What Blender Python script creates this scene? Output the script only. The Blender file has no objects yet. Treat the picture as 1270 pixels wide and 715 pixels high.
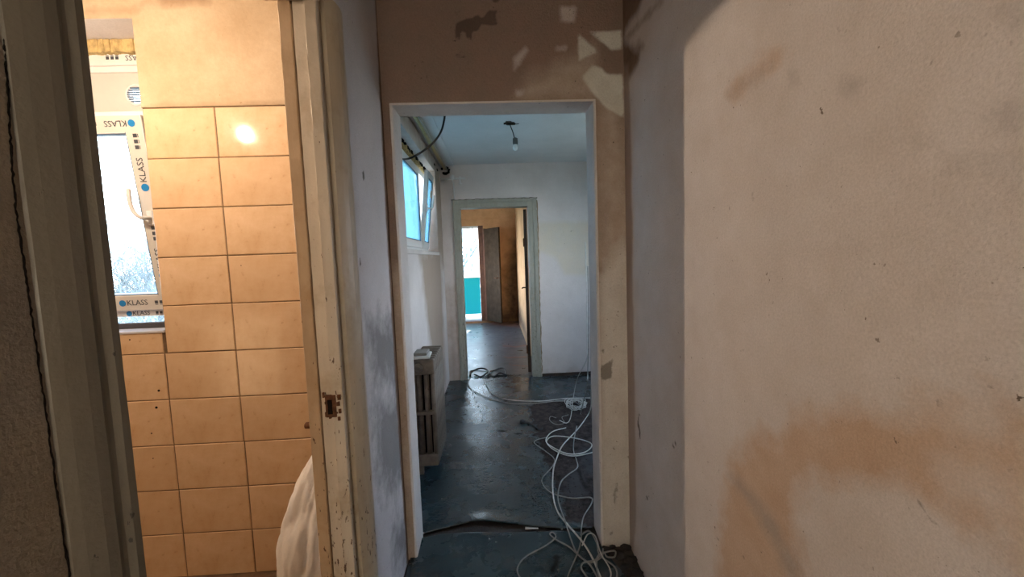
import bpy, bmesh, math, random
import numpy as np
from mathutils import Vector, Matrix, noise as mnoise

random.seed(7)
rng = np.random.default_rng(7)
SC = bpy.context.scene
COL = SC.collection
R = math.radians

# ------------------------------------------------------------------ camera
CAM_Z = 1.45
F_PX = 500.0
FW = np.array([0.03909288, 0.9962041, -0.07777626])
RT = np.array([0.99850391, -0.04192385, -0.03510466])
UP = np.array([0.03823208, 0.07628755, 0.99635261])
cam = bpy.data.cameras.new('camera')
cam.sensor_width = 36.0
cam.lens = 36.0 * F_PX / 1270.0
cam.clip_start = 0.02
cam_o = bpy.data.objects.new('camera', cam)
COL.objects.link(cam_o)
M = Matrix(((RT[0], UP[0], -FW[0], 0), (RT[1], UP[1], -FW[1], 0), (RT[2], UP[2], -FW[2], CAM_Z), (0, 0, 0, 1)))
cam_o.matrix_world = M
SC.camera = cam_o

# ------------------------------------------------------------------ sky, sun, exposure
SC.view_settings.view_transform = 'Standard'
SC.view_settings.look = 'None'
SC.view_settings.exposure = 0.55
SC.view_settings.gamma = 1.0
SC.view_settings.use_curve_mapping = False
SC.cycles.use_denoising = True
SC.cycles.max_bounces = 12
SC.cycles.diffuse_bounces = 7
SC.cycles.glossy_bounces = 4
SC.cycles.transmission_bounces = 8
SC.cycles.transparent_max_bounces = 12
SC.cycles.sample_clamp_indirect = 6.0
SC.cycles.caustics_refractive = False
SC.cycles.caustics_reflective = False

SKY_STRENGTH = 14.0
SUN_STRENGTH = 22.0
BULB_WATTS = 27.0
w = bpy.data.worlds.new('sky')
SC.world = w
w.use_nodes = True
wn = w.node_tree
wn.nodes.clear()
tc = wn.nodes.new('ShaderNodeTexCoord')
sx = wn.nodes.new('ShaderNodeSeparateXYZ')
wn.links.new(tc.outputs['Generated'], sx.inputs[0])
rp = wn.nodes.new('ShaderNodeValToRGB')
rp.color_ramp.elements[0].position = 0.0
rp.color_ramp.elements[0].color = (0.80, 0.905, 1.0, 1)
rp.color_ramp.elements[1].position = 0.75
rp.color_ramp.elements[1].color = (0.46, 0.69, 1.0, 1)
wn.links.new(sx.outputs['Z'], rp.inputs[0])
bg = wn.nodes.new('ShaderNodeBackground')
bg.inputs['Strength'].default_value = SKY_STRENGTH
wn.links.new(rp.outputs[0], bg.inputs['Color'])
wo = wn.nodes.new('ShaderNodeOutputWorld')
wn.links.new(bg.outputs[0], wo.inputs[0])

sun = bpy.data.lights.new('sun', 'SUN')
sun.energy = SUN_STRENGTH
sun.angle = R(0.6)
sun.color = (1.0, 0.88, 0.72)
sun_o = bpy.data.objects.new('sun', sun)
COL.objects.link(sun_o)
sd = Vector((-0.20, -1.0, -0.52))          # the way the sunlight travels
sun_o.rotation_euler = sd.to_track_quat('-Z', 'Y').to_euler()
sun_o.location = (3, 20, 12)


# ------------------------------------------------------------------ pixel helpers (1270 x 715)
def ray(px, py):
    return FW + RT * (px - 635) / F_PX - UP * (py - 357.5) / F_PX


C0 = np.array([0, 0, CAM_Z])


def onX(px, py, X):
    d = ray(px, py)
    return Vector(C0 + d * (X / d[0]))


def onY(px, py, Y):
    d = ray(px, py)
    return Vector(C0 + d * (Y / d[1]))


def onZ(px, py, Z):
    d = ray(px, py)
    return Vector(C0 + d * ((Z - CAM_Z) / d[2]))


# ------------------------------------------------------------------ materials
class NT:
    def __init__(s, name):
        s.m = bpy.data.materials.new(name)
        s.m.use_nodes = True
        s.t = s.m.node_tree
        s.b = s.t.nodes['Principled BSDF']
        s.out = s.t.nodes['Material Output']
        s.tc = s.t.nodes.new('ShaderNodeTexCoord')

    def n(s, typ, **kw):
        nd = s.t.nodes.new(typ)
        for k, v in kw.items():
            setattr(nd, k, v)
        return nd

    def l(s, a, b):
        s.t.links.new(a, b)

    def noise(s, scale, detail=4, rough=0.6, vec=None):
        nd = s.n('ShaderNodeTexNoise')
        nd.inputs['Scale'].default_value = scale
        nd.inputs['Detail'].default_value = detail
        nd.inputs['Roughness'].default_value = rough
        s.l(vec or s.tc.outputs['Object'], nd.inputs['Vector'])
        return nd.outputs['Fac']

    def ramp(s, fac, p0, p1, c0=(0, 0, 0, 1), c1=(1, 1, 1, 1)):
        r = s.n('ShaderNodeValToRGB')
        r.color_ramp.elements[0].position = p0
        r.color_ramp.elements[0].color = c0
        r.color_ramp.elements[1].position = p1
        r.color_ramp.elements[1].color = c1
        s.l(fac, r.inputs[0])
        return r.outputs[0]

    def math(s, op, a, b=None, clamp=False):
        m = s.n('ShaderNodeMath', operation=op)
        m.use_clamp = clamp
        for i, v in enumerate((a, b)):
            if v is None:
                continue
            if isinstance(v, (int, float)):
                m.inputs[i].default_value = v
            else:
                s.l(v, m.inputs[i])
        return m.outputs[0]

    def mix(s, fac, a, b):
        m = s.n('ShaderNodeMix', data_type='RGBA')
        for i, v in ((0, fac), (6, a), (7, b)):
            if isinstance(v, (int, float)):
                m.inputs[i].default_value = v
            elif isinstance(v, tuple):
                m.inputs[i].default_value = v if len(v) == 4 else (*v, 1)
            else:
                s.l(v, m.inputs[i])
        return m.outputs[2]

    def attr(s, name):
        a = s.n('ShaderNodeAttribute', attribute_name=name)
        return a.outputs['Fac']

    def bump(s, h, strength, dist=0.01):
        b = s.n('ShaderNodeBump')
        b.inputs['Strength'].default_value = strength
        b.inputs['Distance'].default_value = dist
        s.l(h, b.inputs['Height'])
        s.l(b.outputs[0], s.b.inputs['Normal'])


def srgb(r, g, b):
    f = lambda c: (c / 255 / 12.92) if c / 255 <= 0.04045 else ((c / 255 + 0.055) / 1.055) ** 2.4
    return (f(r), f(g), f(b))


def plaster(name, base, rough=0.85, var=None, layers=(), specks=None, bump=(60, 0.25), spec=0.3, mottle=3.0):
    """base colour, slow mottling, painted layers (signed distance attributes with ragged edges), small specks"""
    k = NT(name)
    dark = tuple(c * 0.8 for c in base) if var is None else var
    c = k.mix(k.ramp(k.noise(mottle, 6, 0.65), 0.35, 0.68), base, dark)
    for L in layers:
        v = k.attr(L['attr'])
        nz = k.math('MULTIPLY', k.math('SUBTRACT', k.noise(L.get('scale', 18), 6, 0.62), 0.5), L.get('amp', 0.05))
        mk = k.ramp(k.math('ADD', k.math('ADD', v, nz), 0.5), 0.5 - L.get('soft', 0.004), 0.5 + L.get('soft', 0.004))
        op = L.get('op', 1.0)
        if L.get('patchy'):
            mk = k.math('MULTIPLY', mk, k.ramp(k.noise(L['patchy'], 5, 0.7), 0.38, 0.6))
        if op < 1:
            mk = k.math('MULTIPLY', mk, op)
        col = L['color']
        if L.get('var'):
            col = k.mix(k.ramp(k.noise(L.get('vscale', 9), 5, 0.6), 0.38, 0.65), L['color'], L['var'])
        c = k.mix(mk, c, col)
    if specks:
        sc, lo, col = specks
        mk = k.math('MULTIPLY', k.ramp(k.noise(sc, 3, 0.55), lo, lo + 0.03), k.ramp(k.noise(sc * 0.12, 3), 0.45, 0.62))
        c = k.mix(mk, c, col)
    gr = k.ramp(k.noise(bump[0] * 1.6, 3, 0.7), 0.30, 0.72, ((0.86, 0.855, 0.85, 1) if bump[0] > 80 else (0.96, 0.96, 0.955, 1)), (1.06, 1.06, 1.06, 1))
    ml = k.n('ShaderNodeMix', data_type='RGBA', blend_type='MULTIPLY')
    ml.inputs[0].default_value = 1.0
    k.l(c, ml.inputs[6])
    k.l(gr, ml.inputs[7])
    c = ml.outputs[2]
    k.l(c, k.b.inputs['Base Color'])
    k.b.inputs['Roughness'].default_value = rough
    k.b.inputs['Specular IOR Level'].default_value = spec
    h = k.math('ADD', k.noise(bump[0], 5, 0.6), k.math('MULTIPLY', k.noise(bump[0] * 0.12, 3), 0.8))
    k.bump(h, bump[1], 0.006)
    return k.m


def simple(name, col, rough=0.5, metal=0.0, var=0.12, scale=14, bump=0.1, spec=0.4, chips=None):
    k = NT(name)
    c = k.mix(k.ramp(k.noise(scale, 4), 0.35, 0.7), col, tuple(x * (1 - var) for x in col))
    if chips:
        sc, lo, cc = chips
        c = k.mix(k.ramp(k.noise(sc, 5, 0.7), lo, lo + 0.02), c, cc)
    k.l(c, k.b.inputs['Base Color'])
    k.b.inputs['Roughness'].default_value = rough
    k.b.inputs['Metallic'].default_value = metal
    k.b.inputs['Specular IOR Level'].default_value = spec
    if bump:
        k.bump(k.noise(scale * 5, 4), bump, 0.004)
    return k.m


def glass_mat(name, tint, rough=0.0, solid=0.0):
    """thin window pane: clear or filmed sheet that lets light through, with a faint reflection"""
    k = NT(name)
    tr = k.n('ShaderNodeBsdfTransparent')
    tr.inputs[0].default_value = (*tint, 1)
    gl = k.n('ShaderNodeBsdfGlossy')
    gl.inputs['Roughness'].default_value = 0.02
    fr = k.n('ShaderNodeFresnel')
    fr.inputs[0].default_value = 1.45
    mx = k.n('ShaderNodeMixShader')
    k.l(k.math('MULTIPLY', fr.outputs[0], 0.7), mx.inputs[0])
    k.l(tr.outputs[0], mx.inputs[1])
    k.l(gl.outputs[0], mx.inputs[2])
    last = mx.outputs[0]
    if solid:
        tl = k.n('ShaderNodeBsdfTranslucent')
        tl.inputs[0].default_value = (*tint, 1)
        m2 = k.n('ShaderNodeMixShader')
        m2.inputs[0].default_value = solid
        k.l(last, m2.inputs[1])
        k.l(tl.outputs[0], m2.inputs[2])
        last = m2.outputs[0]
    k.l(last, k.out.inputs['Surface'])
    return k.m


# ------------------------------------------------------------------ mesh helpers
def link(name, bm, mat, parent=None, smooth=False, kind=None, weld=False):
    if weld:
        bmesh.ops.remove_doubles(bm, verts=bm.verts, dist=1e-5)
    bmesh.ops.recalc_face_normals(bm, faces=bm.faces)
    me = bpy.data.meshes.new(name)
    bm.to_mesh(me)
    bm.free()
    o = bpy.data.objects.new(name, me)
    COL.objects.link(o)
    for m in (mat if isinstance(mat, (list, tuple)) else [mat]):
        me.materials.append(m)
    if smooth:
        for p in me.polygons:
            p.use_smooth = True
    if parent is not None:
        o.parent = parent
    if kind:
        o['kind'] = kind
    return o


def tag(o, label, cat, group=None):
    o['label'] = label
    o['category'] = cat
    if group:
        o['group'] = group
    return o


def thing(name, label, cat, loc=(0, 0, 0), rz=0.0, group=None):
    o = bpy.data.objects.new(name, None)
    o.empty_display_size = 0.05
    COL.objects.link(o)
    o.location = loc
    o.rotation_euler = (0, 0, rz)
    return tag(o, label, cat, group)


def struct_empty(name):
    o = bpy.data.objects.new(name, None)
    COL.objects.link(o)
    o['kind'] = 'structure'
    return o


def grid(bm, p0, u, v, res, mi=0):
    p0, u, v = Vector(p0), Vector(u), Vector(v)
    nu = max(1, int(math.ceil(u.length / res)))
    nv = max(1, int(math.ceil(v.length / res)))
    vs = [[bm.verts.new(p0 + u * (i / nu) + v * (j / nv)) for j in range(nv + 1)] for i in range(nu + 1)]
    for i in range(nu):
        for j in range(nv):
            f = bm.faces.new((vs[i][j], vs[i + 1][j], vs[i + 1][j + 1], vs[i][j + 1]))
            f.material_index = mi


def box(bm, a, b, res=99, mi=0, mat=None):
    (x0, y0, z0), (x1, y1, z1) = a, b
    n0 = len(bm.verts)
    X, Y, Z = Vector((x1 - x0, 0, 0)), Vector((0, y1 - y0, 0)), Vector((0, 0, z1 - z0))
    st = set(bm.verts)
    grid(bm, a, X, Z, res, mi)
    grid(bm, (x0, y1, z0), X, Z, res, mi)
    grid(bm, a, Y, Z, res, mi)
    grid(bm, (x1, y0, z0), Y, Z, res, mi)
    grid(bm, a, X, Y, res, mi)
    grid(bm, (x0, y0, z1), X, Y, res, mi)
    new = [q for q in bm.verts if q not in st]
    bmesh.ops.remove_doubles(bm, verts=new, dist=1e-6)
    return new


def bev_box(bm, a, b, r=0.004, rot=None, seg=2):
    cx = [(p + q) / 2 for p, q in zip(a, b)]
    sz = [abs(q - p) for p, q in zip(a, b)]
    res = bmesh.ops.create_cube(bm, size=1)
    vs = res['verts']
    bmesh.ops.scale(bm, vec=sz, verts=vs)
    es = list({e for q in vs for e in q.link_edges})
    g = bmesh.ops.bevel(bm, geom=es, offset=min(r, min(sz) * 0.45), segments=seg, affect='EDGES', profile=0.6)
    vs = list({q for f in g['faces'] for q in f.verts} | {q for q in vs if q.is_valid})
    if rot is not None:
        bmesh.ops.transform(bm, matrix=rot, verts=vs)
    bmesh.ops.translate(bm, vec=cx, verts=vs)
    return vs


def tube(bm, pts, r, sides=6, cap=True):
    pts = [Vector(p) for p in pts]
    rings = []
    nrm = None
    for i, p in enumerate(pts):
        t = (pts[min(i + 1, len(pts) - 1)] - pts[max(i - 1, 0)])
        if t.length < 1e-9:
            t = Vector((0, 0, 1))
        t.normalize()
        if nrm is None:
            nrm = t.orthogonal().normalized()
        else:
            nrm = (nrm - t * nrm.dot(t))
            nrm = nrm.normalized() if nrm.length > 1e-6 else t.orthogonal().normalized()
        bn = t.cross(nrm)
        rr = r[i] if isinstance(r, (list, tuple)) else r
        rings.append([bm.verts.new(p + (nrm * math.cos(2 * math.pi * k / sides) + bn * math.sin(2 * math.pi * k / sides)) * rr) for k in range(sides)])
    for a, b in zip(rings, rings[1:]):
        for k in range(sides):
            bm.faces.new((a[k], a[(k + 1) % sides], b[(k + 1) % sides], b[k]))
    if cap:
        bm.faces.new(rings[0][::-1])
        bm.faces.new(rings[-1])


def spline(pts, n=8):
    """Catmull-Rom through the points"""
    P = [Vector(p) for p in pts]
    P = [P[0] * 2 - P[1]] + P + [P[-1] * 2 - P[-2]]
    out = []
    for i in range(1, len(P) - 2):
        a, b, c, d = P[i - 1:i + 3]
        for k in range(n):
            t = k / n
            out.append(0.5 * ((2 * b) + (c - a) * t + (2 * a - 5 * b + 4 * c - d) * t * t + (3 * b - a - 3 * c + d) * t ** 3))
    out.append(P[-2])
    return out


def lathe(bm, prof, c=(0, 0, 0), n=20, axis='Z'):
    rings = []
    for r, h in prof:
        ring = []
        for k in range(n):
            a = 2 * math.pi * k / n
            q = (r * math.cos(a), r * math.sin(a), h)
            if axis == 'Y':
                q = (q[0], q[2], q[1])
            elif axis == 'X':
                q = (q[2], q[0], q[1])
            ring.append(bm.verts.new(Vector(q) + Vector(c)))
        rings.append(ring)
    for a, b in zip(rings, rings[1:]):
        for k in range(n):
            bm.faces.new((a[k], a[(k + 1) % n], b[(k + 1) % n], b[k]))
    bm.faces.new(rings[0][::-1])
    bm.faces.new(rings[-1])


def prism(bm, poly, z0, z1, res=0.05, jitter=0.0):
    """plan outline (x, y) extruded upwards"""
    nz = max(1, int((z1 - z0) / res))
    rows = []
    for j in range(nz + 1):
        z = z0 + (z1 - z0) * j / nz
        rows.append([bm.verts.new((x + random.uniform(-jitter, jitter), y + random.uniform(-jitter, jitter), z)) for x, y in poly])
    n = len(poly)
    for a, b in zip(rows, rows[1:]):
        for k in range(n):
            bm.faces.new((a[k], a[(k + 1) % n], b[(k + 1) % n], b[k]))
    bm.faces.new(rows[0][::-1])
    bm.faces.new(rows[-1])


def sdist(P, poly):
    """signed distance (inside positive) from points (N,2) to a closed polygon"""
    poly = np.array(poly, float)
    d = np.full(len(P), 1e9)
    ins = np.zeros(len(P), bool)
    for a, b in zip(poly, np.roll(poly, -1, 0)):
        e = b - a
        t = np.clip(((P - a) @ e) / (e @ e + 1e-12), 0, 1)
        q = P - a - t[:, None] * e
        d = np.minimum(d, np.hypot(q[:, 0], q[:, 1]))
        c = ((a[1] > P[:, 1]) != (b[1] > P[:, 1])) & (P[:, 0] < (b[0] - a[0]) * (P[:, 1] - a[1]) / (b[1] - a[1] + 1e-12) + a[0])
        ins ^= c
    return np.where(ins, d, -d)


def paint(o, name, polys, ax, keep=None):
    """store the signed distance to a set of outlines, measured in the plane of axes ax, as a float attribute"""
    me = o.data
    co = np.zeros(len(me.vertices) * 3, np.float32)
    me.vertices.foreach_get('co', co)
    co = co.reshape(-1, 3)
    P = co[:, list(ax)].astype(float)
    v = np.full(len(P), -1.0)
    for pl in polys:
        v = np.maximum(v, sdist(P, pl))
    if keep is not None:
        v = np.where(keep(co), v, -1.0)
    a = me.attributes.new(name, 'FLOAT', 'POINT')
    a.data.foreach_set('value', np.clip(v, -1, 1).astype(np.float32))


def pxY(pts, Y):
    return [(onY(x, y, Y).x, onY(x, y, Y).z) for x, y in pts]


def pxX(pts, X):
    return [(onX(x, y, X).y, onX(x, y, X).z) for x, y in pts]


def pxZ(pts, Z=0.0):
    return [(onZ(x, y, Z).x, onZ(x, y, Z).y) for x, y in pts]


def stroke(pts, wd):
    """a thin closed outline around a polyline"""
    P = [np.array(p, float) for p in pts]
    A, B = [], []
    for i, p in enumerate(P):
        t = P[min(i + 1, len(P) - 1)] - P[max(i - 1, 0)]
        t = t / (np.linalg.norm(t) + 1e-9)
        n = np.array([-t[1], t[0]]) * wd
        A.append(tuple(p + n))
        B.append(tuple(p - n))
    return A + B[::-1]


def text_bm(bm, s, size, mtx, depth=0.0004):
    cu = bpy.data.curves.new('lettering', 'FONT')
    cu.body = s
    cu.size = size
    cu.align_x = 'CENTER'
    cu.align_y = 'CENTER'
    cu.extrude = depth
    cu.resolution_u = 2
    t = bpy.data.objects.new('lettering', cu)
    COL.objects.link(t)
    bpy.context.view_layer.update()
    me = bpy.data.meshes.new_from_object(t.evaluated_get(bpy.context.evaluated_depsgraph_get()))
    me.transform(mtx)
    bm.from_mesh(me)
    bpy.data.objects.remove(t)
    bpy.data.meshes.remove(me)


# ------------------------------------------------------------------ dimensions
XL, XLB = -0.48, -0.60              # corridor side and bathroom side of the left partition
XR = 0.62                           # right corridor wall
YO, YB = 1.89, 2.04                 # the wall with the doorless opening
OX0, OX1, OZ = -0.4463, 0.4862, 2.1555
YT = 1.83                           # face of the bathroom tiles
YF = 4.76                           # far wall of the hall
XH = -0.60                          # left wall of the hall
HC = 2.53                           # hall ceiling
CC = 2.62                           # corridor ceiling
YW = 9.0                            # end wall of the far room

# ------------------------------------------------------------------ palette
m_right = plaster('right_wall_plaster', (0.69, 0.64, 0.615), var=(0.61, 0.55, 0.51), mottle=5, specks=(70, 0.70, (0.16, 0.12, 0.09)),
                  bump=(130, 0.5), layers=[
    dict(attr='peach', color=(0.60, 0.46, 0.355), var=(0.54, 0.39, 0.285), soft=0.03, amp=0.16, scale=9),
    dict(attr='brown', color=(0.20, 0.13, 0.095), var=(0.27, 0.19, 0.15), soft=0.02, amp=0.05, scale=16),
    dict(attr='island', color=(0.68, 0.62, 0.58), soft=0.03, amp=0.1, scale=12, op=0.85),
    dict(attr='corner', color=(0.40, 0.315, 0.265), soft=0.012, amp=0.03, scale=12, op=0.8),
    dict(attr='smear', color=(0.33, 0.30, 0.28), soft=0.02, amp=0.06, scale=20, op=0.55),
    dict(attr='dirt', color=(0.10, 0.08, 0.06), soft=0.004, amp=0.022, scale=60, op=0.85)])
m_front = plaster('opening_wall_paint', (0.235, 0.148, 0.115), var=(0.20, 0.142, 0.112), mottle=5, rough=0.5, spec=0.45,
                  specks=(60, 0.69, (0.09, 0.06, 0.045)), bump=(110, 0.35), layers=[
    dict(attr='beige', color=(0.43, 0.345, 0.285), var=(0.36, 0.275, 0.22), soft=0.05, amp=0.12, scale=9, vscale=12),
    dict(attr='pale', color=(0.58, 0.545, 0.51), var=(0.52, 0.475, 0.435), soft=0.035, amp=0.10, scale=9),
    dict(attr='whitish', color=(0.62, 0.61, 0.56), var=(0.54, 0.52, 0.47), soft=0.006, amp=0.014, scale=24),  # whitish patches with crisp edges over the brown paint
    dict(attr='soft_pale', color=(0.56, 0.49, 0.47), soft=0.010, amp=0.03, scale=18, op=0.75),  # softer, paler spots over the brown paint
    dict(attr='peel', color=(0.085, 0.052, 0.04), soft=0.003, amp=0.014, scale=40),
    dict(attr='dirt', color=(0.13, 0.11, 0.09), soft=0.004, amp=0.022, scale=60, op=0.8)])
m_reveal = plaster('reveal_plaster', (0.63, 0.585, 0.565), var=(0.53, 0.485, 0.465), mottle=4, specks=(50, 0.69, (0.2, 0.18, 0.16)), bump=(60, 0.4))
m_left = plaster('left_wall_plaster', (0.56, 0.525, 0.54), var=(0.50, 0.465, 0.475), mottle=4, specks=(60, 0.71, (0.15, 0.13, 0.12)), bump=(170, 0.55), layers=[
    dict(attr='soot_shade', color=(0.085, 0.083, 0.085), soft=0.07, amp=0.26, scale=16, op=0.65),
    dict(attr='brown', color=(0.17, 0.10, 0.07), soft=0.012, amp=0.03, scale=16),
    dict(attr='grime_shade', color=(0.215, 0.175, 0.13), var=(0.165, 0.13, 0.095), soft=0.01, amp=0.02, scale=8, op=0.9),
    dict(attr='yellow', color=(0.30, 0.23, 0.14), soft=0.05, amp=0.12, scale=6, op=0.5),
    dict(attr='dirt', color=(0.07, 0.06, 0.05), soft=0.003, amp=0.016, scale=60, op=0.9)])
m_hall = plaster('hall_plaster', (0.68, 0.625, 0.605), var=(0.60, 0.545, 0.525), mottle=3, specks=(45, 0.71, (0.2, 0.17, 0.14)), bump=(70, 0.35), layers=[
    dict(attr='cream', color=(0.63, 0.54, 0.39), var=(0.60, 0.53, 0.42), soft=0.03, amp=0.05, scale=8, op=0.6),
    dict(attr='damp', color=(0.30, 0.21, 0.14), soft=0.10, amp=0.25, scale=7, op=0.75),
    dict(attr='dirt', color=(0.16, 0.13, 0.11), soft=0.006, amp=0.03, scale=40, op=0.8)])
m_ceil = plaster('ceiling_whitewash', (0.66, 0.66, 0.66), var=(0.58, 0.58, 0.58), mottle=2, bump=(40, 0.2))
m_bath = plaster('bathroom_plaster', (0.47, 0.36, 0.245), var=(0.385, 0.28, 0.175), mottle=4, specks=(40, 0.70, (0.26, 0.17, 0.09)), bump=(50, 0.3), layers=[
    dict(attr='dirt', color=(0.22, 0.13, 0.07), soft=0.02, amp=0.05, scale=14, op=0.7)])
m_grout = simple('dirty_grout', (0.15, 0.095, 0.05), rough=0.9, scale=30, var=0.4)
m_far = plaster('far_room_wallpaper', (0.70, 0.43, 0.235), var=(0.56, 0.32, 0.155), mottle=4, specks=(30, 0.68, (0.22, 0.13, 0.07)), bump=(50, 0.3), layers=[
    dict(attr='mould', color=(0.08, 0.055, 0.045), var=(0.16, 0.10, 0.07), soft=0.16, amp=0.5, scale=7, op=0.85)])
m_out = simple('outside_render', (0.55, 0.53, 0.50), rough=0.9, scale=5)


def tile_mat():
    k = NT('cream_wall_tile')
    oi = k.n('ShaderNodeObjectInfo')
    c = k.mix(k.ramp(k.noise(7, 6, 0.7), 0.32, 0.70), (0.66, 0.475, 0.315), (0.53, 0.35, 0.20))
    c = k.mix(k.math('MULTIPLY', oi.outputs['Random'], 0.45), c, (0.50, 0.335, 0.195))
    mk = k.math('MULTIPLY', k.ramp(k.noise(28, 5, 0.7), 0.62, 0.72), 0.45)
    c = k.mix(mk, c, (0.30, 0.165, 0.08))
    k.l(c, k.b.inputs['Base Color'])
    k.b.inputs['Roughness'].default_value = 0.085
    k.b.inputs['Specular IOR Level'].default_value = 0.4
    k.bump(k.noise(9, 2), 0.05, 0.01)
    return k.m


m_tile = tile_mat()


def wood_paint(name, base, chipcol, lo, rough=0.45, dirtcol=(0.30, 0.22, 0.13)):
    k = NT(name)
    mp = k.n('ShaderNodeMapping')
    mp.inputs['Scale'].default_value = (1, 1, 0.16)
    k.l(k.tc.outputs['Object'], mp.inputs[0])
    c = k.mix(k.ramp(k.noise(20, 5, 0.65, mp.outputs[0]), 0.35, 0.7), base, tuple(x * 0.84 for x in base))
    c = k.mix(k.math('MULTIPLY', k.ramp(k.noise(6, 5, 0.7), 0.50, 0.72), 0.6), c, dirtcol)
    # chips get more common towards the floor where the frame is knocked
    sz = k.n('ShaderNodeSeparateXYZ')
    k.l(k.tc.outputs['Object'], sz.inputs[0])
    low = k.n('ShaderNodeMapRange')
    low.inputs[1].default_value = 1.7
    low.inputs[2].default_value = 0.5
    low.inputs[3].default_value = -0.05
    low.inputs[4].default_value = 0.065
    k.l(sz.outputs[2], low.inputs[0])
    mp2 = k.n('ShaderNodeMapping')
    mp2.inputs['Scale'].default_value = (1.6, 1, 0.5)
    k.l(k.tc.outputs['Object'], mp2.inputs[0])
    v = k.math('ADD', k.noise(70, 4, 0.6, mp2.outputs[0]), low.outputs[0])
    mk = k.ramp(v, lo, lo + 0.025)
    c = k.mix(mk, c, chipcol)
    k.l(c, k.b.inputs['Base Color'])
    k.b.inputs['Roughness'].default_value = rough
    k.bump(k.math('SUBTRACT', k.noise(45, 4), k.math('MULTIPLY', mk, 0.6)), 0.35, 0.004)
    return k.m


m_frame = wood_paint('chipped_cream_frame_paint', (0.54, 0.47, 0.385), (0.10, 0.06, 0.04), 0.66)
m_frame2 = wood_paint('dull_olive_frame_paint', (0.34, 0.34, 0.29), (0.08, 0.07, 0.06), 0.69, dirtcol=(0.24, 0.21, 0.14))
m_casing = wood_paint('yellowed_casing_paint', (0.44, 0.355, 0.255), (0.10, 0.06, 0.04), 0.68, dirtcol=(0.24, 0.17, 0.09))
m_stop = wood_paint('yellowed_strip_paint', (0.50, 0.36, 0.23), (0.12, 0.06, 0.03), 0.67, dirtcol=(0.34, 0.20, 0.09))
m_neardoor = wood_paint('grimy_unlit_frame_paint', (0.145, 0.125, 0.095), (0.035, 0.03, 0.025), 0.68, dirtcol=(0.15, 0.13, 0.10))  # near frame darkened in the paint because the lamp misses it
m_rust = simple('rusty_iron', (0.16, 0.065, 0.03), rough=0.8, metal=0.3, scale=60, var=0.6, bump=0.4)
m_black = simple('black_rubber', (0.012, 0.012, 0.013), rough=0.6)
m_dark = simple('dark_hole', (0.010, 0.008, 0.007), rough=0.95, spec=0.05)
m_pvc = simple('white_plastic_frame', (0.72, 0.715, 0.71), rough=0.3, var=0.04, bump=0.0, spec=0.5)
m_film = simple('cream_protective_film', (0.58, 0.56, 0.52), rough=0.35, var=0.06, bump=0.05, spec=0.5)
m_blue = simple('blue_print', (0.01, 0.19, 0.48), rough=0.4, var=0.0, bump=0)
m_ink = simple('dark_print', (0.05, 0.055, 0.07), rough=0.5, var=0.0, bump=0)
m_gasket = simple('grey_gasket', (0.10, 0.14, 0.20), rough=0.6, bump=0)
m_foam = simple('yellowed_mounting_foam', (0.62, 0.46, 0.21), rough=0.95, scale=40, var=0.45, bump=0.6)
m_cable_w = simple('white_cable_sheath', (0.62, 0.60, 0.56), rough=0.45, scale=30, var=0.25, bump=0)
m_cable_g = simple('grey_cable_sheath', (0.30, 0.29, 0.27), rough=0.5, scale=30, var=0.3, bump=0)
m_cable_k = simple('black_cable_sheath', (0.02, 0.02, 0.022), rough=0.4, bump=0)
m_pipe = simple('yellow_gas_pipe_paint', (0.52, 0.39, 0.16), rough=0.4, scale=20, var=0.3)
m_iron = simple('radiator_paint_grimy', (0.185, 0.148, 0.118), rough=0.55, scale=18, var=0.45, bump=0.3, chips=(45, 0.66, (0.05, 0.035, 0.03)))
m_sack = simple('white_woven_sack', (0.86, 0.83, 0.81), rough=0.6, scale=90, var=0.06, bump=0.25)
m_wood_dk = simple('dark_brown_wood', (0.045, 0.026, 0.018), rough=0.5, scale=12, var=0.5)
m_wood_red = simple('red_brown_wood', (0.16, 0.065, 0.035), rough=0.5, scale=12, var=0.4)
m_leaf = simple('weathered_door_board', (0.075, 0.05, 0.032), rough=0.85, spec=0.12, scale=8, var=0.4)
m_teal = NT('teal_balcony_panel')
tl = m_teal.n('ShaderNodeBsdfTranslucent')
tl.inputs[0].default_value = (0.008, 0.14, 0.16, 1)
df = m_teal.n('ShaderNodeBsdfDiffuse')
df.inputs[0].default_value = (0.014, 0.23, 0.26, 1)
mxs = m_teal.n('ShaderNodeMixShader')
mxs.inputs[0].default_value = 0.5
m_teal.l(tl.outputs[0], mxs.inputs[1])
m_teal.l(df.outputs[0], mxs.inputs[2])
m_teal.l(mxs.outputs[0], m_teal.out.inputs['Surface'])
m_teal = m_teal.m
m_clear = glass_mat('clear_pane', (0.96, 0.985, 0.99))
m_cyan = glass_mat('blue_filmed_pane', (0.37, 0.57, 0.65), solid=0.15)
m_bark = simple('bark', (0.17, 0.19, 0.195), rough=0.9, scale=3, var=0.2, bump=0)
m_ground = simple('outside_ground', (0.22, 0.24, 0.20), rough=0.95, scale=0.2, var=0.3, bump=0)


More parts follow.
